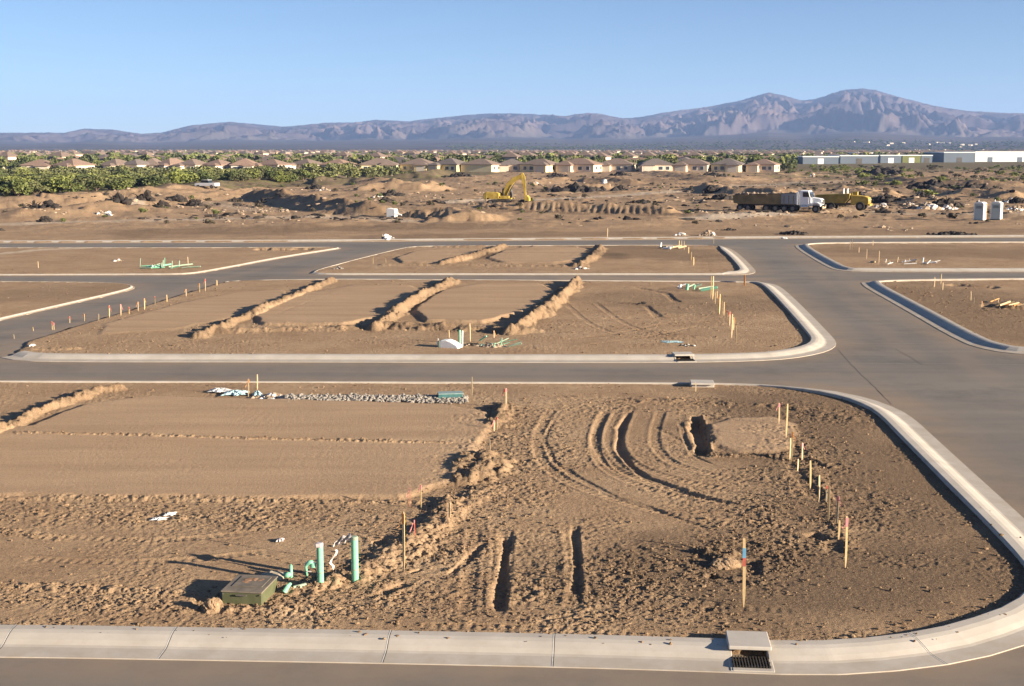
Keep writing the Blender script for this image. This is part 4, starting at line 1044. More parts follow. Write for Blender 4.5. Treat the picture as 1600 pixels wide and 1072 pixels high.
def field_points(n, seed, bias):
    r_ = np.random.default_rng(seed)
    px = r_.uniform(-80, 1680, n); py = 262 + 100 * r_.random(n) ** 1.3
    x_, y_ = (px - 800) / F * (F * CAMH / (py - HY)), F * CAMH / (py - HY)
    k = fbm(x_, y_, 22, 3, 900 + bias) + .25 * ss(1000, 1400, px) * ss(350, 330, py) - .35 * ss(335, 350, py)
    # thin vegetation edge on the left stays clean
    m_ = (k > .12 + .15 * r_.random(n)) & ((px > 560) | (py > 285 + (560 - px) * .06))
    return x_[m_], y_[m_]
scatter('pale_stones', 0, field_points(9000, 31, 0), .10, .40, M['rock'], 'pale stones and clods scattered over the cleared field')
scatter('dark_litter', 0, field_points(5500, 32, 5), .15, .60, M['brush'], 'dark roots and brush litter scattered over the cleared field')
# ------------------------------------------------------------------ excavator
def wheel(parent, x, y, z_, r, wd, name='wheel'):
    o = bpy.data.objects.new(name, None)
    b = MB(); b.tube([(x, y - wd / 2, z_), (x, y - wd / 2 + .04, z_), (x, y + wd / 2 - .04, z_), (x, y + wd / 2, z_)], [r * .9, r, r, r * .9], 20)
    t_ = b.build(name, M['black'], parent)
    b = MB(); b.tube([(x, y - wd / 2 - .012, z_), (x, y + wd / 2 + .012, z_)], r * .5, 14).build('rim', M['rim'], t_)
    bpy.data.objects.remove(o); return t_
x, y, z_ = place(783, 320)
ex = thing('excavator', 'yellow tracked excavator with raised boom and bucket lowered to the ground', 'excavator', (x, y, z_ - .05), R(-14))
S = 1.0
for k in (-1, 1):
    pr = []
    for i in range(10): a_ = math.pi / 2 + math.pi * i / 9; pr.append((-1.75 + .42 * math.cos(a_), .42 + .42 * math.sin(a_)))
    for i in range(10): a_ = -math.pi / 2 + math.pi * i / 9; pr.append((1.95 + .42 * math.cos(a_), .42 + .42 * math.sin(a_)))
    tr = MB().prism(pr, k * 1.25 - .3, k * 1.25 + .3).build('track', M['black'], ex)
    b = MB()
    for i in range(26):
        b.box((-1.8 + i * .15, k * 1.25, .86), (.05, .62, .05))
    b.build('track_shoes', M['steel'], tr)
    for i in range(5): MB().tube([(-1.5 + i * .8, k * 1.25 - .33, .40), (-1.5 + i * .8, k * 1.25 + .33, .40)], .22 if i not in (0, 4) else .32, 12).build('track_roller', M['rim'], tr)
MB().box((.1, 0, .65), (2.2, 2.0, .4)).build('undercarriage_frame', M['steel'], ex)
MB().tube([(.1, 0, .8), (.1, 0, 1.05)], .75, 20).build('turntable', M['steel'], ex)
MB().box((.1, 0, 1.14), (3.9, 2.5, .2)).build('deck', M['yellow'], ex, bevel=.03)
MB().prism([(-2.5, 1.2), (-1.7, 1.2), (-.1, 1.2), (-.1, 2.0), (-.6, 2.2), (-2.3, 2.25), (-2.55, 1.9)], -1.28, 1.28).build('engine_housing', M['yellow'], ex, bevel=.05)
MB().prism([(-2.75, 1.0), (-2.2, .95), (-2.2, 2.12), (-2.7, 2.05), (-2.85, 1.6)], -1.3, 1.3).build('counterweight', M['olive'], ex, bevel=.06)
cb = MB().prism([(.1, 1.24), (1.75, 1.24), (1.85, 1.7), (1.55, 2.75), (.2, 2.8), (.1, 2.6)], .2, 1.25).build('cab', M['steel'], ex, bevel=.04)
MB().prism([(.3, 1.8), (1.62, 1.8), (1.40, 2.6), (.35, 2.62)], .18, 1.27).build('cab_window', M['glass'], cb)
MB().tube([(-1.2, .5, 2.2), (-1.2, .5, 2.65)], .07, 8).build('exhaust_pipe', M['steel'], ex)
MB().box((.9, -.85, 1.4), (1.5, .7, .35)).build('tool_box', M['yellow'], ex, bevel=.04)
bm_ = [(.55, 1.25), (.95, 1.2), (1.25, 2.0), (1.75, 3.1), (2.5, 3.95), (3.75, 4.65), (3.9, 5.0), (3.6, 5.2), (2.1, 4.65), (1.0, 3.6), (.5, 2.4)]
boom = MB().prism(bm_, -.35, .03).build('boom', M['yellow'], ex, bevel=.03)
st = [(3.55, 5.4), (3.85, 5.45), (4.2, 4.9), (4.38, 3.2), (4.42, 1.55), (4.15, 1.5), (3.9, 3.0), (3.5, 4.7)]
stick = MB().prism(st, -.3, -.02).build('stick', M['yellow'], ex, bevel=.03)
MB().tube([(1.2, -.45, 1.5), (2.35, -.45, 3.5)], [.09, .06], 10).build('lift_cylinder', M['steel'], ex)
MB().tube([(2.5, -.16, 4.55), (3.6, -.16, 5.3)], [.09, .06], 10).build('stick_cylinder', M['steel'], ex)
MB().tube([(4.25, -.16, 4.4), (4.55, -.16, 2.2)], [.08, .05], 10).build('bucket_cylinder', M['steel'], ex)
bk = MB().prism([(4.25, 1.75), (4.65, 1.7), (5.0, 1.3), (5.05, .75), (4.75, .3), (4.2, .15), (3.75, .3), (4.0, .5), (4.2, 1.0)], -.75, .45).build('bucket', M['yellow'], ex, bevel=.02)
b = MB()
for k in range(5): b.prism([(3.85, .42), (3.45, .12), (3.8, .3)], -.7 + k * .26, -.62 + k * .26)
b.build('bucket_teeth', M['steel'], bk)
ex.scale = (.93, .93, .93)

# ------------------------------------------------------------------ semi dump truck (cab to the right)
x, y, z_ = place(1222, 331)
tk = thing('dump_truck', 'long dump truck with white cab and dusty brown open trailer', 'truck', (x + .2, y, z_), R(-25))
MB().box((-.3, 0, .95), (12.2, .9, .25)).build('chassis', M['steel'], tk)
tb = MB().prism([(-6.8, 1.15), (-6.2, 1.05), (1.9, 1.05), (2.0, 2.62), (-6.5, 2.3), (-7.0, 2.2)], -1.2, 1.2).build('trailer_body', M['trailer'], tk, bevel=.03)
b = MB()
for k in range(13): b.box((-6.2 + k * .65, -1.21, 1.72), (.12, .05, 1.1))
b.build('side_ribs', M['trailer'], tb)
MB().prism([(-6.7, 2.28), (1.95, 2.60), (1.95, 2.68), (-6.7, 2.36)], -1.28, -1.14).build('top_rail', M['steel'], tb)
MB().prism([(1.95, 1.05), (2.2, 1.05), (2.2, 2.75), (1.95, 2.75)], -1.22, 1.22).build('headboard', M['truckwhite'], tb)
MB().box((.9, -1.215, 1.85), (2.0, .03, 1.45)).build('pale_side_panel', mat('pale_blue_panel', (.24, .26, .28), .6), tb)
rr = random.Random(3); b = MB()
for k in range(60): b.blob((rr.uniform(-6.3, 1.6), rr.uniform(-1, 1), 2.3 + rr.uniform(-.05, .18)), rr.uniform(.2, .5), .6, .35, rr)
b.build('load', M['rock'], tk)
cabp = [(2.35, .95), (4.0, .95), (4.0, 2.0), (3.85, 2.15), (3.62, 2.95), (2.45, 3.02), (2.3, 2.6)]
cb = MB().prism(cabp, -1.1, 1.1).build('cab', M['truckwhite'], tk, bevel=.06)
MB().prism([(3.995, 2.02), (3.88, 2.16), (3.70, 2.80), (3.76, 2.80), (3.96, 2.10)], -1.0, 1.0).build('windscreen', M['glass'], cb)
MB().prism([(2.85, 2.12), (3.75, 2.12), (3.58, 2.78), (2.85, 2.80)], -1.13, 1.13).build('side_window', M['glass'], cb)
MB().box((3.15, -1.12, 1.55), (1.0, .03, .95)).build('door', M['truckwhite'], cb, bevel=.01)
hd = MB().prism([(3.95, .95), (5.35, .95), (5.45, 1.2), (5.4, 1.78), (5.1, 1.92), (3.95, 2.08)], -.82, .82).build('hood', M['truckwhite'], tk, bevel=.08)
MB().box((5.44, 0, 1.45), (.06, 1.1, .6)).build('grille', M['steel'], hd)
b = MB()
for k in range(5): b.box((5.475, 0, 1.22 + k * .11), (.02, 1.05, .03))
b.build('grille_bars', M['chrome'], hd)
for k in (-1, 1):
    MB().tube([(5.42, k * .72, 1.35), (5.5, k * .72, 1.35)], .12, 12).build('headlight', M['chrome'], hd)
    MB().prism([(4.05, .9), (4.15, 1.25), (4.45, 1.42), (4.85, 1.42), (5.25, 1.2), (5.35, .85), (5.2, .85), (5.05, 1.1), (4.75, 1.25), (4.5, 1.25), (4.25, 1.1), (4.18, .9)], k * .98 - .2, k * .98 + .2).build('fender', M['truckwhite'], tk, bevel=.02)
    MB().box((4.05, k * 1.32, 2.3), (.08, .16, .45)).build('mirror', M['steel'], cb)
MB().box((5.55, 0, .72), (.14, 2.2, .32)).build('bumper', M['wood_pale'], tk, bevel=.03)
for k in (-.8, .8): MB().tube([(2.22, k, 1.0), (2.22, k, 3.1)], .08, 10).build('exhaust_stack', M['chrome'], tk)
MB().tube([(2.6, -1.05, .8), (3.7, -1.05, .8)], .28, 14).build('fuel_tank', M['chrome'], tk)
for wx_ in (-5.9, -4.75, -2.2, -.9, .3, 1.5, 4.65):
    for k in (-1, 1): wheel(tk, wx_, k * 1.02, .5, .5, .34)

# ------------------------------------------------------------------ articulated yellow dumper beyond the truck
x, y, z_ = place(1322, 327)
dm = thing('articulated_dumper', 'yellow articulated dumper behind the white truck cab, body dusty brown', 'dumper', (x - .2, y + 1.5, z_), R(-25))
MB().prism([(-3.4, 1.2), (-3.0, .95), (.6, 1.0), (1.2, 1.7), (1.2, 2.35), (-3.6, 2.1)], -1.15, 1.15).build('dump_body', M['olive'], dm, bevel=.04)
MB().box((-.6, 0, .85), (4.6, .8, .3)).build('chassis', M['steel'], dm)
hd = MB().prism([(1.35, .8), (3.7, .8), (3.85, 1.1), (3.75, 1.8), (3.3, 2.0), (1.35, 2.15)], -1.0, 1.0).build('front_hood', M['yellow'], dm, bevel=.06)
b = MB()
for k in range(4): b.box((3.84, 0, 1.1 + .16 * k), (.03, 1.2, .06))
b.build('grille', M['steel'], hd)
for k in (-1, 1): MB().box((3.83, k * .8, 1.5), (.05, .2, .2)).build('headlight', M['white'], hd)
MB().prism([(1.4, 2.1), (2.1, 2.1), (2.1, 2.6), (1.4, 2.6)], -.1, .75).build('cab', M['olive'], dm, bevel=.03)
for k, wx_ in enumerate((.3, .8)): MB().tube([(wx_, -.9 + .3 * k, 1.9), (wx_, -.9 + .3 * k, 3.05)], [.13, .11], 10).build('white_stack', M['white'], dm)
MB().box((3.95, 0, .8), (.16, 2.1, .3)).build('bumper', M['yellow'], dm, bevel=.02)
for wx_, r in ((-2.6, .55), (-1.3, .55), (2.7, .62)):
    for k in (-1, 1): wheel(dm, wx_, k * 1.05, r - .03, r, .4)

# ------------------------------------------------------------------ portable toilets
def toilet(px, py, label, rz, rightm):
    x, y, z_ = place(px, py)
    o = thing('portable_toilet', label, 'portable toilet', (x, y + .5, z_ - .04), rz, 'portable toilets')
    body = MB().box((0, 0, 1.08), (1.12, 1.12, 2.0)).build('shell', M['toilet'], o, bevel=.04)
    MB().box((0, 0, .05), (1.2, 1.2, .14)).build('skid', M['steel'], o)
    for k in (-1, 1):
        for j in (-1, 1): MB().box((k * .55, j * .55, 1.1), (.09, .09, 2.04)).build('corner_post', M['toiletroof'], o, bevel=.01)
    d_ = MB().box((.575, 0, 1.05), (.04, .78, 1.8)).build('door', M['toiletroof'], o, bevel=.01)
    MB().box((.605, .28, 1.05), (.03, .06, .14)).build('door_latch', M['steel'], d_)
    b = MB()
    for k in range(4): b.box((0, -.575, 1.55 + k * .09), (.7, .03, .04))
    b.build('vent_slats', M['steel'], body)
    r_ = MB(); r_.prism([(-.62, 2.08), (.62, 2.08), (.55, 2.2), (.3, 2.32), (-.3, 2.32), (-.55, 2.2)], -.62, .62).build('roof', M['toiletroof'], o, bevel=.03)
    MB().tube([(-.35, .35, 2.2), (-.35, .35, 2.55)], .05, 8).build('vent_pipe', M['white'], o)
    if rightm: MB().box((.62, .50, 1.1), (.05, .14, 1.95)).build('side_board', mat('faded_orange_trim', (.50, .27, .13), .7), o)
    return o
toilet(1533, 345, 'portable toilet nearer the camera, with an orange edge on its right', R(-38), 'orange')
toilet(1559, 343, 'portable toilet on the right of the pair, plain grey', R(-34), None)
# white headwall block at the end of the shaded trench bank
x, y, z_ = place(613, 339)
o = thing('headwall_block', 'white concrete block at the right end of the shaded dirt bank', 'concrete block', (x, y, z_ - .05), R(-20))
MB().prism([(-.62, 0), (.5, 0), (.66, .45), (.55, 1.1), (-.45, 1.22), (-.62, 1.0)], -.5, .5).build('block', M['white'], o, bevel=.05)
MB().tube([(.55, 0, .5), (1.3, .1, .3)], .12, 10).build('pipe_stub', M['tar'], o)
# white pickup far on the left bank
x, y, z_ = place(324, 298)
pk = thing('pickup_truck', 'small white pickup parked on the bank in front of the green scrub', 'pickup', (x, y, z_), R(160))
MB().prism([(-2.5, .5), (2.5, .5), (2.5, 1.0), (1.2, 1.15), (-2.5, 1.15)], -.9, .9).build('body', M['truckwhite'], pk, bevel=.06)
MB().prism([(-.9, 1.12), (1.3, 1.12), (.7, 1.75), (-.7, 1.75)], -.8, .8).build('cabin', M['glass'], pk, bevel=.05)
MB().prism([(-.7, 1.74), (.7, 1.74), (.6, 1.8), (-.65, 1.8)], -.78, .78).build('cabin_roof', M['truckwhite'], pk)
for wx_ in (-1.6, 1.6):
    for k in (-1, 1): wheel(pk, wx_, k * .82, .38, .38, .24)

# ------------------------------------------------------------------ brush heaps, rubble beyond the last street
for px, py, wp, hp, l in [(186, 322, 26, 13, 'dark heap of uprooted brush left of the pale dirt streak'), (228, 320, 24, 15, 'dark brush heap with upright snags'), (252, 316, 22, 11, 'leaning dark brush heap on the bank'), (277, 313, 26, 10, 'flat dark brush heap near the white pickup'),
        (303, 312, 22, 14, 'dark rounded brush heap below the white pickup'), (54, 327, 14, 14, 'small dark snag heap at the far left'), (78, 330, 28, 9, 'low dark brush strip at the far left'), (70, 340, 18, 8, 'dark brush clump near the left edge'),
        (404, 310, 14, 10, 'round dark brush heap at the left end of the shaded bank'), (366, 309, 14, 7, 'small dark brush heap left of the shaded bank'), (614, 296, 22, 9, 'upper dark brush clump on the mound slope'), (612, 306, 26, 8, 'middle dark brush clump on the mound slope'),
        (603, 315, 20, 7, 'lowest dark brush clump on the mound slope'), (720, 277, 28, 8, 'dark brush clump on the mound left of the excavator arm'), (492, 295, 22, 9, 'grey brown brush heap on the left slope'),
        (900, 300, 70, 8, 'long dark brush windrow right of the excavator'), (969, 297, 14, 10, 'round dark brush heap right of the long windrow'), (970, 275, 26, 7, 'dark brush clump on the far rise'), (870, 273, 40, 6, 'dark scrub strip on the far rise'),
        (1000, 317, 34, 6, 'low dark brush strip in front of the pale track'), (1112, 302, 24, 10, 'dark brush heap at the left of the truck'), (1128, 312, 34, 10, 'dark brush heap touching the truck tail'), (1110, 276, 30, 7, 'blue black brush patch on the far right rise'),
        (1478, 324, 40, 14, 'large black brush heap left of the portable toilets'), (1388, 318, 40, 9, 'black brush heap at the left of the debris field'), (1520, 300, 60, 12, 'long dark brush heap above the portable toilets'), (1340, 311, 26, 9, 'dark brush heap right of the yellow dumper'),
        (1590, 318, 24, 10, 'dark brush heap at the right edge'), (1440, 310, 34, 8, 'brown brush heap in the debris field'), (1380, 272, 60, 7, 'dark scrub windrow below the low warehouses'), (1460, 288, 70, 8, 'dark ribbed windrow on the right'),
        (1240, 366, 34, 4, 'low dark scrub beyond the last street'), (1490, 367, 50, 4, 'dark scrub strip behind the last street at right'), (1140, 360, 26, 4, 'dry dark scrub beyond the last street right of centre')]:
    rubble(px, py, wp, hp, 26, l, 'brush', 'brush_heap', 'brush heap', .9, 'heaps of dark cleared brush', 34)
for px, py, wp, hp, l in [(1450, 318, 36, 10, 'pale orange rubble lit by the sun in the debris field'), (1376, 324, 34, 6, 'tan rubble heap at the left of the debris field'), (1420, 322, 26, 6, 'white flecked rubble heap in the debris field'), (1482, 327, 18, 8, 'white and grey rubble left of the toilets'),
        (1588, 328, 20, 9, 'grey white rubble right of the toilets'), (1582, 308, 18, 7, 'ochre rubble near the right edge'), (834, 290, 22, 6, 'pale rubble right of the excavator bucket'), (160, 330, 28, 7, 'pale stony rubble on the left slope'),
        (945, 290, 14, 9, 'yellow green rubble heap in the far field'), (1270, 277, 10, 6, 'white debris heap on the far right rise'), (1490, 250, 10, 3, 'pale stones by the white warehouse'), (590, 308, 20, 4, 'scatter of pale stones on the slope'),
        (1065, 368, 14, 7, 'pale stump debris beyond the last street'), (1107, 368, 20, 9, 'pale broken posts beyond the last street'), (40, 312, 14, 4, 'pale stones at the far left'), (505, 300, 26, 5, 'grey stones on the left slope')]:
    rubble(px, py, wp, hp, 22, l, 'rock', 'rubble_pile', 'rubble pile', .8, 'rubble piles in the cleared field', 6, 'tar')

# ------------------------------------------------------------------ scrub and trees
def crown(n, lobes, size, seed, flat=.75):
    r_ = np.random.default_rng(seed)
    L = []
    for _ in range(lobes):
        a_ = r_.uniform(0, 6.28); q = r_.uniform(0, .55)
        L.append((q * math.cos(a_), q * math.sin(a_), r_.uniform(.35, .95), r_.uniform(.25, .5)))
    L = np.array(L); k = r_.integers(0, lobes, n)
    d = r_.normal(size=(n, 3)); d /= np.linalg.norm(d, axis=1)[:, None]
    rad_ = r_.uniform(.45, 1.08, n) ** .6
    P = L[k, :3] * [1, 1, flat * 1.2] + d * (L[k, 3] * rad_)[:, None] * [1, 1, flat]
    P[:, 2] = np.abs(P[:, 2])
    u = r_.normal(size=(n, 3)); u /= np.linalg.norm(u, axis=1)[:, None]
    v_ = np.cross(u, r_.normal(size=(n, 3))); v_ /= np.linalg.norm(v_, axis=1)[:, None]
    s0 = (size * r_.uniform(.5, 1.3, n))[:, None]
    Q = np.stack([P - u * s0, P + v_ * s0 * .7, P + u * s0, P - v_ * s0 * .7], 1).reshape(-1, 3)
    return Q, np.arange(n * 4).reshape(-1, 4)
def tree_proto(name, label, cat, n, lobes, size, seed, leafm, trunk_h=.0, group=None, flat=.75):
    t_ = thing(name, label, cat, (0, 0, -500), 0, group)
    Q, Fq_ = crown(n, lobes, size, seed, flat); Q[:, 2] += trunk_h
    c_ = npmesh('crown', Q, Fq_, leafm, smooth=False); c_.parent = t_
    b = MB(); rr = random.Random(seed)
    b.tube([(0, 0, -.1), (.02, .01, trunk_h + .2), (.05, 0, trunk_h + .6)], [.07, .05, .02], 6)
    for k in range(4):
        a_ = rr.uniform(0, 6.28); b.tube([(0, 0, trunk_h * .7), (.25 * math.cos(a_), .25 * math.sin(a_), trunk_h + .35), (.4 * math.cos(a_), .4 * math.sin(a_), trunk_h + .6)], [.035, .025, .01], 5)
    b.build('trunk', M['trunk'], t_)
    return t_
def merge(name, items, mats, meta):
    """many copies baked into one mesh; items: (V, F, material index, x, y, z, sx, sz, rot)"""
    Vs = []; Fs = []; Ms = []; off = 0
    for V_, F_, mi, x, y, z_, sx, sz, ro in items:
        c_, s0 = math.cos(ro), math.sin(ro)
        Vs.append(np.stack([(V_[:, 0] * c_ - V_[:, 1] * s0) * sx + x, (V_[:, 0] * s0 + V_[:, 1] * c_) * sx + y, V_[:, 2] * sz + z_], 1))
        Fs.append(F_ + off); off += len(V_); Ms.append(np.full(len(F_), mi) if np.isscalar(mi) else mi)
    o = npmesh(name, np.concatenate(Vs), np.concatenate(Fs), mats, smooth=False)
    o.data.polygons.foreach_set('material_index', np.concatenate(Ms).astype(np.int32))
    return props(o, *meta)
kinds = [('leafA', 'desert_shrub', 'mid green desert shrub in the thicket beyond the left bank'), ('leafC', 'desert_shrub', 'bright yellow green shrub in the thicket beyond the left bank'), ('leafB', 'desert_shrub', 'dark green shrub in the thicket beyond the left bank')]
protos = []
for k, (lm, nm, lb) in enumerate(kinds):
    for v_ in range(2):
        p_ = tree_proto(nm, lb, 'shrub', 1300, 8, .075, 20 + k * 2 + v_, M[lm], .05, 'shrubs of the desert thicket'); protos.append(p_)
# thicket area between the bank and the houses
NB = 3200
bx = RNG.uniform(-190, 30, NB); by = RNG.uniform(195, 560, NB)
bank = np.interp(bx, [-190, -120, -95, -75, -55, -35, -10, 30], [150, 205, 225, 265, 330, 430, 500, 600]) + 6
ppx = 800 + F * bx / by
ok = (by < 445) & (by > bank) & (ppx > -250) & (ppx < 720)
bx, by = bx[ok], by[ok]
o_ = np.argsort(by); bx, by = bx[o_], by[o_]
first = {}
bz = terrain(bx, by)[0]
items = []; NI = 230
vis = 800 + F * bx / by
cnt = 0
PQ = [crown(240, 6, .13, 90 + k) for k in range(4)]
used_p = set()
for i in range(len(bx)):
    hgt = random.uniform(1.6, 3.6); wd = hgt * random.uniform(.8, 1.5)
    k = random.choices([0, 1, 2, 3, 4, 5], [3, 3, 2.2, 2.2, 2, 2])[0]
    if cnt < NI and vis[i] > -20:
        p_ = protos[k]; loc = (bx[i], by[i], bz[i] - .1)
        if k not in used_p: used_p.add(k); p_.location = loc; p_.scale = (wd, wd, hgt * .8)
        else: dup(p_, loc, random.uniform(0, 6.28), (wd, wd, hgt * .8))
        cnt += 1
    else:
        q = PQ[i % 4]; items.append((q[0], q[1], k // 2, bx[i], by[i], bz[i] - .1, wd, hgt * .8, random.uniform(0, 6.28)))
merge('desert_thicket', items, [M['leafA'], M['leafC'], M['leafB']], ('dense green thicket of desert shrubs stretching toward the houses', 'thicket', None, 'stuff'))
# low dry scrub on the right
items = []
NS = 1050
sx_ = RNG.uniform(20, 260, NS); sy_ = RNG.uniform(235, 640, NS); ps = 800 + F * sx_ / sy_; pyy = HY + F * CAMH / sy_
m_ = (ps < 1720) & (fbm(sx_, sy_, 30, 3, 810) > -.02 ) & (ps > 1180 + (pyy - 262) * 5)
sx_, sy_ = sx_[m_], sy_[m_]; sz_ = terrain(sx_, sy_)[0]
gsel = fbm(sx_, sy_, 40, 2, 820)
for i in range(len(sx_)):
    q = PQ[i % 4]; mi = 1 if gsel[i] > .12 else (0 if gsel[i] > -.05 else 3)
    hh = random.uniform(.5, 1.4); items.append((q[0], q[1], mi, sx_[i], sy_[i], sz_[i] - .1, hh * random.uniform(1.2, 2.4), hh, random.uniform(0, 6.28)))
# few weeds on the far dirt
for i in range(260):
    px = random.uniform(-50, 1650); yy = random.uniform(150, 420); xx = (px - 800) / F * yy
    q = PQ[i % 4]; hh = random.uniform(.2, .7); items.append((q[0], q[1], random.choice((3, 3, 0)), xx, yy, hz(xx, yy) - .05, hh * 1.6, hh, 0))
merge('dry_scrub', items, [M['leafA'], M['leafC'], M['leafB'], M['leafD']], ('low dry scrub and weeds over the cleared field', 'scrub', None, 'stuff'))

# ------------------------------------------------------------------ houses
def house_geo(W, D, H_, seed, two=False):
    """returns dict part -> (V, F): walls, roof, garage, windows"""
    rr = random.Random(seed); e_ = .55; rz_ = D * .5 * .42
    wl = MB().box((0, 0, H_ / 2), (W, D, H_)); rf = MB()
    def hip(cx, cy, w_, d_, z0, rise):
        w2, d2 = w_ / 2 + e_, d_ / 2 + e_; k = max(0, w2 - d2) if w2 > d2 else 0; k2 = max(0, d2 - w2)
        rf.add([(cx - w2, cy - d2, z0), (cx + w2, cy - d2, z0), (cx + w2, cy + d2, z0), (cx - w2, cy + d2, z0), (cx - k, cy - k2, z0 + rise), (cx + k, cy + k2, z0 + rise),
                (cx - w2, cy - d2, z0 - .2), (cx + w2, cy - d2, z0 - .2), (cx + w2, cy + d2, z0 - .2), (cx - w2, cy + d2, z0 - .2)],
               ([(0, 1, 5, 4), (1, 2, 5), (2, 3, 4, 5), (3, 0, 4)] if w2 >= d2 else [(0, 1, 4), (1, 2, 5, 4), (2, 3, 5), (3, 0, 4, 5)]) + [(0, 6, 7, 1), (1, 7, 8, 2), (2, 8, 9, 3), (3, 9, 6, 0), (9, 8, 7, 6)])
    hip(0, 0, W, D, H_, rz_)
    ww = W * rr.uniform(.36, .45); sx = rr.choice((-1, 1)); cx = sx * (W / 2 - ww / 2 - .2)
    wl.box((cx, -D / 2 - 1.4, (H_ - .25) / 2), (ww, 3.2, H_ - .25)); hip(cx, -D / 2 - 1.4 + .6, ww, 4.4, H_ - .25, ww * .24)
    if two:
        wl.box((-cx * .5, .5, H_ + 1.2), (W * .5, D * .6, 2.6)); hip(-cx * .5, .5, W * .5, D * .6, H_ + 2.5, D * .16)
    ga = [(cx, -D / 2 - 3.02, 1.15, ww * .72, 2.2)]
    wi = [(-sx * W * .12, -D / 2 - .02, 1.5, 1.6, 1.3), (-sx * W * .34, -D / 2 - .02, 1.5, 1.3, 1.3)]
    sw = [(W / 2 + .02, -D * .2), (W / 2 + .02, D * .25), (-W / 2 - .02, -D * .2), (-W / 2 - .02, D * .22)]
    return wl, rf, ga, wi, sw
def build_house(W, D, seed, wallm, roofm, label, group, two=False):
    wl, rf, ga, wi, sw = house_geo(W, D, 3.0, seed, two)
    t_ = thing('house', label, 'house', (0, 0, -500), 0, group)
    wl.build('wall', M[wallm], t_); rf.build('roof', M[roofm], t_)
    for x, y, z_, w_, h_ in ga: MB().box((x, y, z_), (w_, .06, h_)).build('garage_door', M['garage'], t_)
    for x, y, z_, w_, h_ in wi:
        f = MB().box((x, y, z_), (w_ + .2, .05, h_ + .2)).build('window', M['white'], t_); MB().box((x, y - .03, z_), (w_, .03, h_)).build('pane', M['window'], f)
    for x, y in sw:
        f = MB().box((x, y, 1.6), (.05, 1.4, 1.1)).build('window', M['window'], t_)
    return t_
front = []  # px of centre, width px, wall material, roof
fr = [(60, 50, 2, 1), (112, 44, 3, 1), (180, 36, 3, 0), (212, 30, 3, 2), (238, 26, 0, 0), (268, 30, 2, 1), (300, 36, 3, 0), (340, 38, 3, 1), (382, 40, 3, 3), (425, 48, 2, 1), (478, 46, 3, 0), (528, 48, 2, 3), (592, 62, 1, 0), (655, 52, 5, 0), (705, 50, 5, 2),
      (752, 56, 1, 0), (800, 46, 4, 2), (845, 56, 1, 0), (908, 64, 0, 1), (965, 56, 4, 0), (1025, 54, 0, 2), (1085, 56, 4, 0), (1140, 50, 1, 2), (1195, 46, 4, 1)]
spots = {0: 'at the left end of the front row', 3: 'in the pale left group of the front row', 12: 'wide, at the left of the central row', 15: 'in the front row just left of the excavator arm', 16: 'in the front row above the excavator arm', 19: 'in the front row right of the excavator',
         23: 'at the right end of the front row'}
wn_ = ['beige', 'cream yellow', 'pinkish', 'pale cream', 'tan', 'yellow']; rn_ = ['brown', 'red brown', 'grey brown', 'orange brown']
for i, (px, wp, wm, rm) in enumerate(fr):
    yb = 268.5 if px > 560 else (269 if px > 160 else 270.5)
    D_ = F * CAMH / (yb - HY) + random.uniform(-6, 6)
    W_ = wp / F * D_ * .92
    lab = '%s house with %s roof, %s' % (wn_[wm], rn_[rm], spots.get(i) or '%s from left in the front row' % (ORD[i] if i < 20 else ['twenty-first', 'twenty-second', 'twenty-third', 'twenty-fourth'][i - 20]))
    o = build_house(W_, random.uniform(9, 12), 300 + i, 'stucco%d' % wm, 'tile%d' % rm, lab, 'front row of houses', False)
    o.location = ((px - 800) / F * D_, D_ + 7, .03); o.rotation_euler.z = R(random.choice([-24, -20, 158, -28, -15]) if i % 4 else 0)
# suburb behind
cand = []
for i in range(-40, 41):
    for j in range(0, 60):
        yy = 545 + j * 31 + random.uniform(-3, 3); xx = i * 24 + (j % 2) * 9 + random.uniform(-3, 3) + yy * .05
        px = 800 + F * xx / yy
        if -60 < px < 1660 and random.random() < .82:
            if px > 1230 and yy < 900: continue
            cand.append((xx, yy))
cand.sort(key=lambda c_: c_[1])
hp_ = [build_house(random.uniform(13, 17), random.uniform(10, 12), 400 + k, 'stucco%d' % (k % 6), 'tile%d' % (k % 4), '%s house with %s roof among trees behind the front row' % (wn_[k % 6], rn_[k % 4]), 'houses of the suburb', k == 4) for k in range(8)]
used_h = set(); items = []
far_g = []
for k in range(4):
    wl, rf, ga, wi, sw = house_geo(15, 11, 3, 500 + k, k == 3); far_g.append((wl, rf))
def quads(mb):
    return np.array(mb.v), np.array([f if len(f) == 4 else (*f, f[-1]) for f in mb.f if len(f) in (3, 4)])
def tri2(mb):
    F3 = []
    for f in mb.f:
        for q in range(1, len(f) - 1): F3.append((f[0], f[q], f[q + 1]))
    return np.array(mb.v), np.array(F3)
hv = [(tri2(a_), tri2(b_)) for a_, b_ in far_g]
far_items = []
for i, (xx, yy) in enumerate(cand):
    if i < 270:
        k = random.randrange(8); p_ = hp_[k]; rz = random.choice([0, 1.57, 3.14, -1.57]) + R(-22)
        if k not in used_h: used_h.add(k); p_.location = (xx, yy, .03); p_.rotation_euler.z = rz
        else: dup(p_, (xx, yy, .03), rz)
    else:
        k = i % 4; rz = random.choice([0, 1.57, 3.14, -1.57]) + R(-22)
        (wv, wf), (rv, rf_) = hv[k]
        far_items.append((wv, wf, random.randrange(4), xx, yy, .0, 1, 1, rz)); far_items.append((rv, rf_, 4 + random.randrange(3), xx, yy, .0, 1, 1, rz))
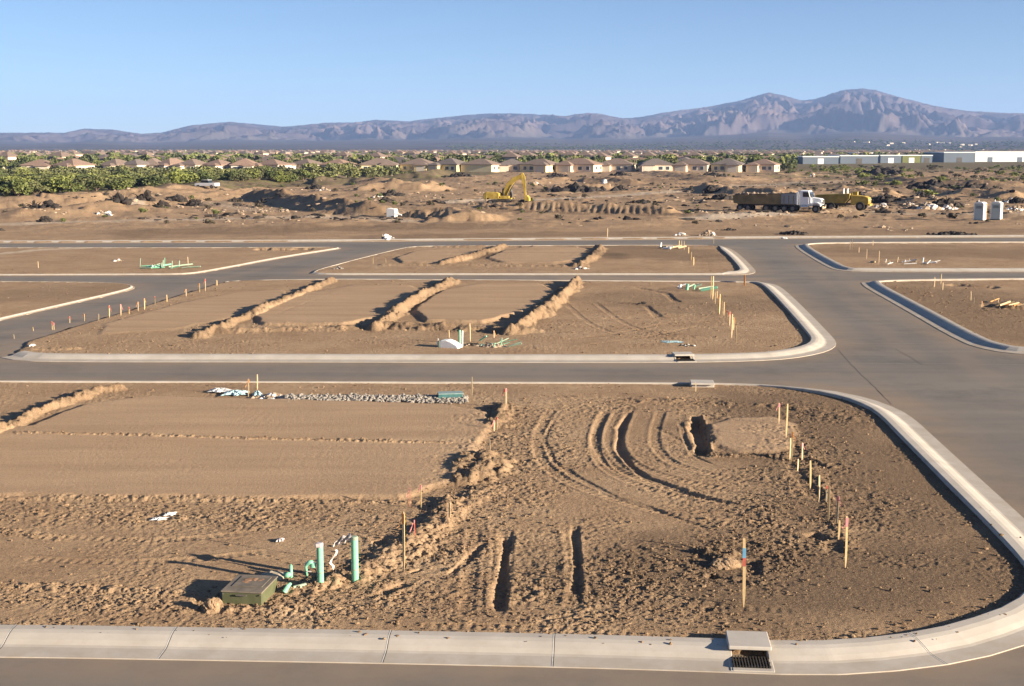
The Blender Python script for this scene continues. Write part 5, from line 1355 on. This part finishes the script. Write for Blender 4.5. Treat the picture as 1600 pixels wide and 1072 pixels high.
# pale specks of the town further out, up the lower slope
for i in range(290):
    px = random.uniform(-60, 1660); yy = random.uniform(2100, 3300)
    if i > 274: px = random.gauss(1420, 60); yy = random.uniform(3800, 4800)
    if px < 750 and yy > 2800: continue
    xx = (px - 800) / F * yy; (wv, wf), (rv, rf_) = hv[0]
    zz = mount_z(xx, yy) if yy > 2650 else 0
    s0 = random.uniform(.5, 1.3)
    far_items.append((wv, wf, 2, xx, yy, zz - 1, s0, 1.4, random.uniform(0, 3)))
def merge3(name, items, mats, meta):
    Vs = []; Fs = []; Ms = []; off = 0
    for V_, F_, mi, x, y, z_, sx, sz, ro in items:
        c_, s0 = math.cos(ro), math.sin(ro)
        Vs.append(np.stack([(V_[:, 0] * c_ - V_[:, 1] * s0) * sx + x, (V_[:, 0] * s0 + V_[:, 1] * c_) * sx + y, V_[:, 2] * sz + z_], 1))
        Fs.append(F_ + off); off += len(V_); Ms.append(np.full(len(F_), mi))
    o = npmesh(name, np.concatenate(Vs), np.concatenate(Fs), mats, smooth=False, nside=3)
    o.data.polygons.foreach_set('material_index', np.concatenate(Ms).astype(np.int32))
    return props(o, *meta)
merge3('distant_houses', far_items, [M['stucco0'], M['stucco2'], M['stucco3'], M['stucco1'], M['tile0'], M['tile1'], M['tile2'], M['whwhite']], ('far roofs and pale walls of the town below the mountains', 'distant town', None, 'stuff'))
# suburb trees: 280 near ones as things, the rest as stuff
tk_ = [('leafA', 'garden_tree', 'green garden tree between the suburb houses'), ('leafB', 'garden_tree', 'dark green garden tree between the suburb houses'), ('leafC', 'garden_tree', 'yellow green garden tree between the suburb houses')]
tp_ = [tree_proto(nm, lb, 'tree', 500, 8, .12, 60 + k, M[lm], .22, 'trees between the suburb houses', .8) for k, (lm, nm, lb) in enumerate(tk_)]
PT = [crown(90, 6, .22, 120 + k) for k in range(4)]
used_t = set(); items = []
tl = []
for i in range(3600):
    yy = 1 / random.uniform(1 / 2600, 1 / 505); px = random.uniform(-60, 1660)
    tl.append(((px - 800) / F * yy, yy))
tl += [((px - 800) / F * d_, d_) for px, d_ in [(118, 470), (140, 480), (90, 476), (160, 485), (640, 506), (720, 512), (980, 505), (1040, 507), (1060, 503), (1110, 504), (1120, 506), (1160, 505), (1210, 508), (1230, 504), (925, 500), (1245, 600), (555, 530)]]
for i in range(700):
    yy = random.uniform(760, 3200); px = random.uniform(1150, 1680); tl.append(((px - 800) / F * yy, yy))
tl.sort(key=lambda c_: c_[1])
for i, (xx, yy) in enumerate(tl):
    px = 800 + F * xx / yy
    if px > 1235 and yy < 880: continue
    hgt = random.uniform(3.0, 6.5) * (1 if yy > 520 else .8); wd = hgt * random.uniform(.45, .75); k = random.choices([0, 1, 2], [3, 4, 2])[0]
    if i < 230:
        p_ = tp_[k]; loc = (xx, yy, 0)
        if k not in used_t: used_t.add(k); p_.location = loc; p_.scale = (wd, wd, hgt * .75)
        else: dup(p_, loc, random.uniform(0, 6.28), (wd, wd, hgt * .75))
    else:
        q = PT[i % 4]; zz = mount_z(xx, yy) if yy > 2650 else 0
        items.append((q[0], q[1], k, xx, yy, zz + hgt * .1, wd * (1 + yy / 2500), hgt * .8, random.uniform(0, 6.28)))
for i in range(2600):
    yy = random.uniform(2500, 4600); px = random.uniform(-60, 1660); xx = (px - 800) / F * yy; q = PT[i % 4]
    if px < 700 and yy > 3200: continue
    items.append((q[0], q[1], random.choice((0, 1, 1)), xx, yy, mount_z(xx, yy), 9, 4.5, 0))
merge('distant_trees', items, [M['leafA'], M['leafB'], M['leafC']], ('far mass of green trees across the town', 'distant trees', None, 'stuff'))

# ------------------------------------------------------------------ warehouses
def warehouse(px0, px1, yb, yt, dep, label, wm, endm, rz=0.0, skew=0):
    D_ = F * CAMH / (yb - HY); x0, x1 = (px0 - 800) / F * D_, (px1 - 800) / F * D_; H_ = (yb - yt) / F * D_
    o = thing('warehouse', label, 'warehouse', ((x0 + x1) / 2, D_ + dep / 2, 0), rz, 'warehouses right of the houses')
    W_ = x1 - x0
    MB().box((0, 0, H_ / 2), (W_, dep, H_)).build('wall', M[wm], o)
    MB().box((0, 0, H_ + .15), (W_ + .6, dep + .6, .5)).build('parapet', M['whwhite'], o)
    n_ = max(1, int(W_ / 18))
    for k in range(n_): MB().box((-W_ / 2 + (k + .5) * W_ / n_, -dep / 2 - .04, 1.6), (3.4, .1, 3.2)).build('loading_door', M[endm], o)
    return o
warehouse(1250, 1305, 256, 245, 26, 'low shaded blue grey warehouse at the left of the row', 'whblue_shade', 'whwhite')
warehouse(1308, 1366, 255.5, 243.5, 30, 'long shaded blue grey warehouse second from the left', 'whblue_shade', 'steel')
warehouse(1370, 1402, 254.5, 243, 24, 'small shaded dark blue warehouse with white roof line', 'whblue_shade', 'whwhite')
warehouse(1404, 1432, 254, 243, 24, 'shaded olive green and white shed right of the shaded dark blue warehouse', 'whgreen_shade', 'whwhite')
warehouse(1433, 1450, 254, 243, 22, 'narrow shaded grey shed at the right of the low row', 'whblue_shade', 'steel')
warehouse(1336, 1384, 248, 239, 40, 'pale long building behind the shaded blue grey warehouses', 'whwhite', 'whblue_shade')
warehouse(1468, 1516, 253.5, 238.5, 40, 'shaded blue grey end block joined to the white warehouse', 'whblue_shade', 'steel')
warehouse(1516.5, 1700, 252.5, 237.5, 60, 'large bright white warehouse at the right edge', 'whwhite', 'whblue_shade', R(0))
warehouse(288, 345, 244, 240.6, 90, 'distant white warehouse on the left below the mountains', 'whwhite', 'whblue_shade')
warehouse(347, 396, 244, 240.8, 90, 'second distant white warehouse on the left below the mountains', 'whwhite', 'whblue_shade')

# ------------------------------------------------------------------ haze: the air between the camera and the mountains
hb = MB().box((0, 0, 238), (29000, 29000, 480)).build('haze', None)
hb.data.materials.clear()
hm = bpy.data.materials.new('haze_air'); hm.use_nodes = True
for n_ in list(hm.node_tree.nodes):
    if n_.type == 'BSDF_PRINCIPLED': hm.node_tree.nodes.remove(n_)
pv = hm.node_tree.nodes.new('ShaderNodeVolumePrincipled')
pv.inputs['Color'].default_value = (.36, .54, 1.0, 1); pv.inputs['Density'].default_value = .000072; pv.inputs['Anisotropy'].default_value = 0.0
hm.node_tree.links.new(pv.outputs[0], [n_ for n_ in hm.node_tree.nodes if n_.type == 'OUTPUT_MATERIAL'][0].inputs['Volume'])
hb.data.materials.append(hm)
props(hb, 'thin bluish desert haze', 'haze', None, 'stuff')
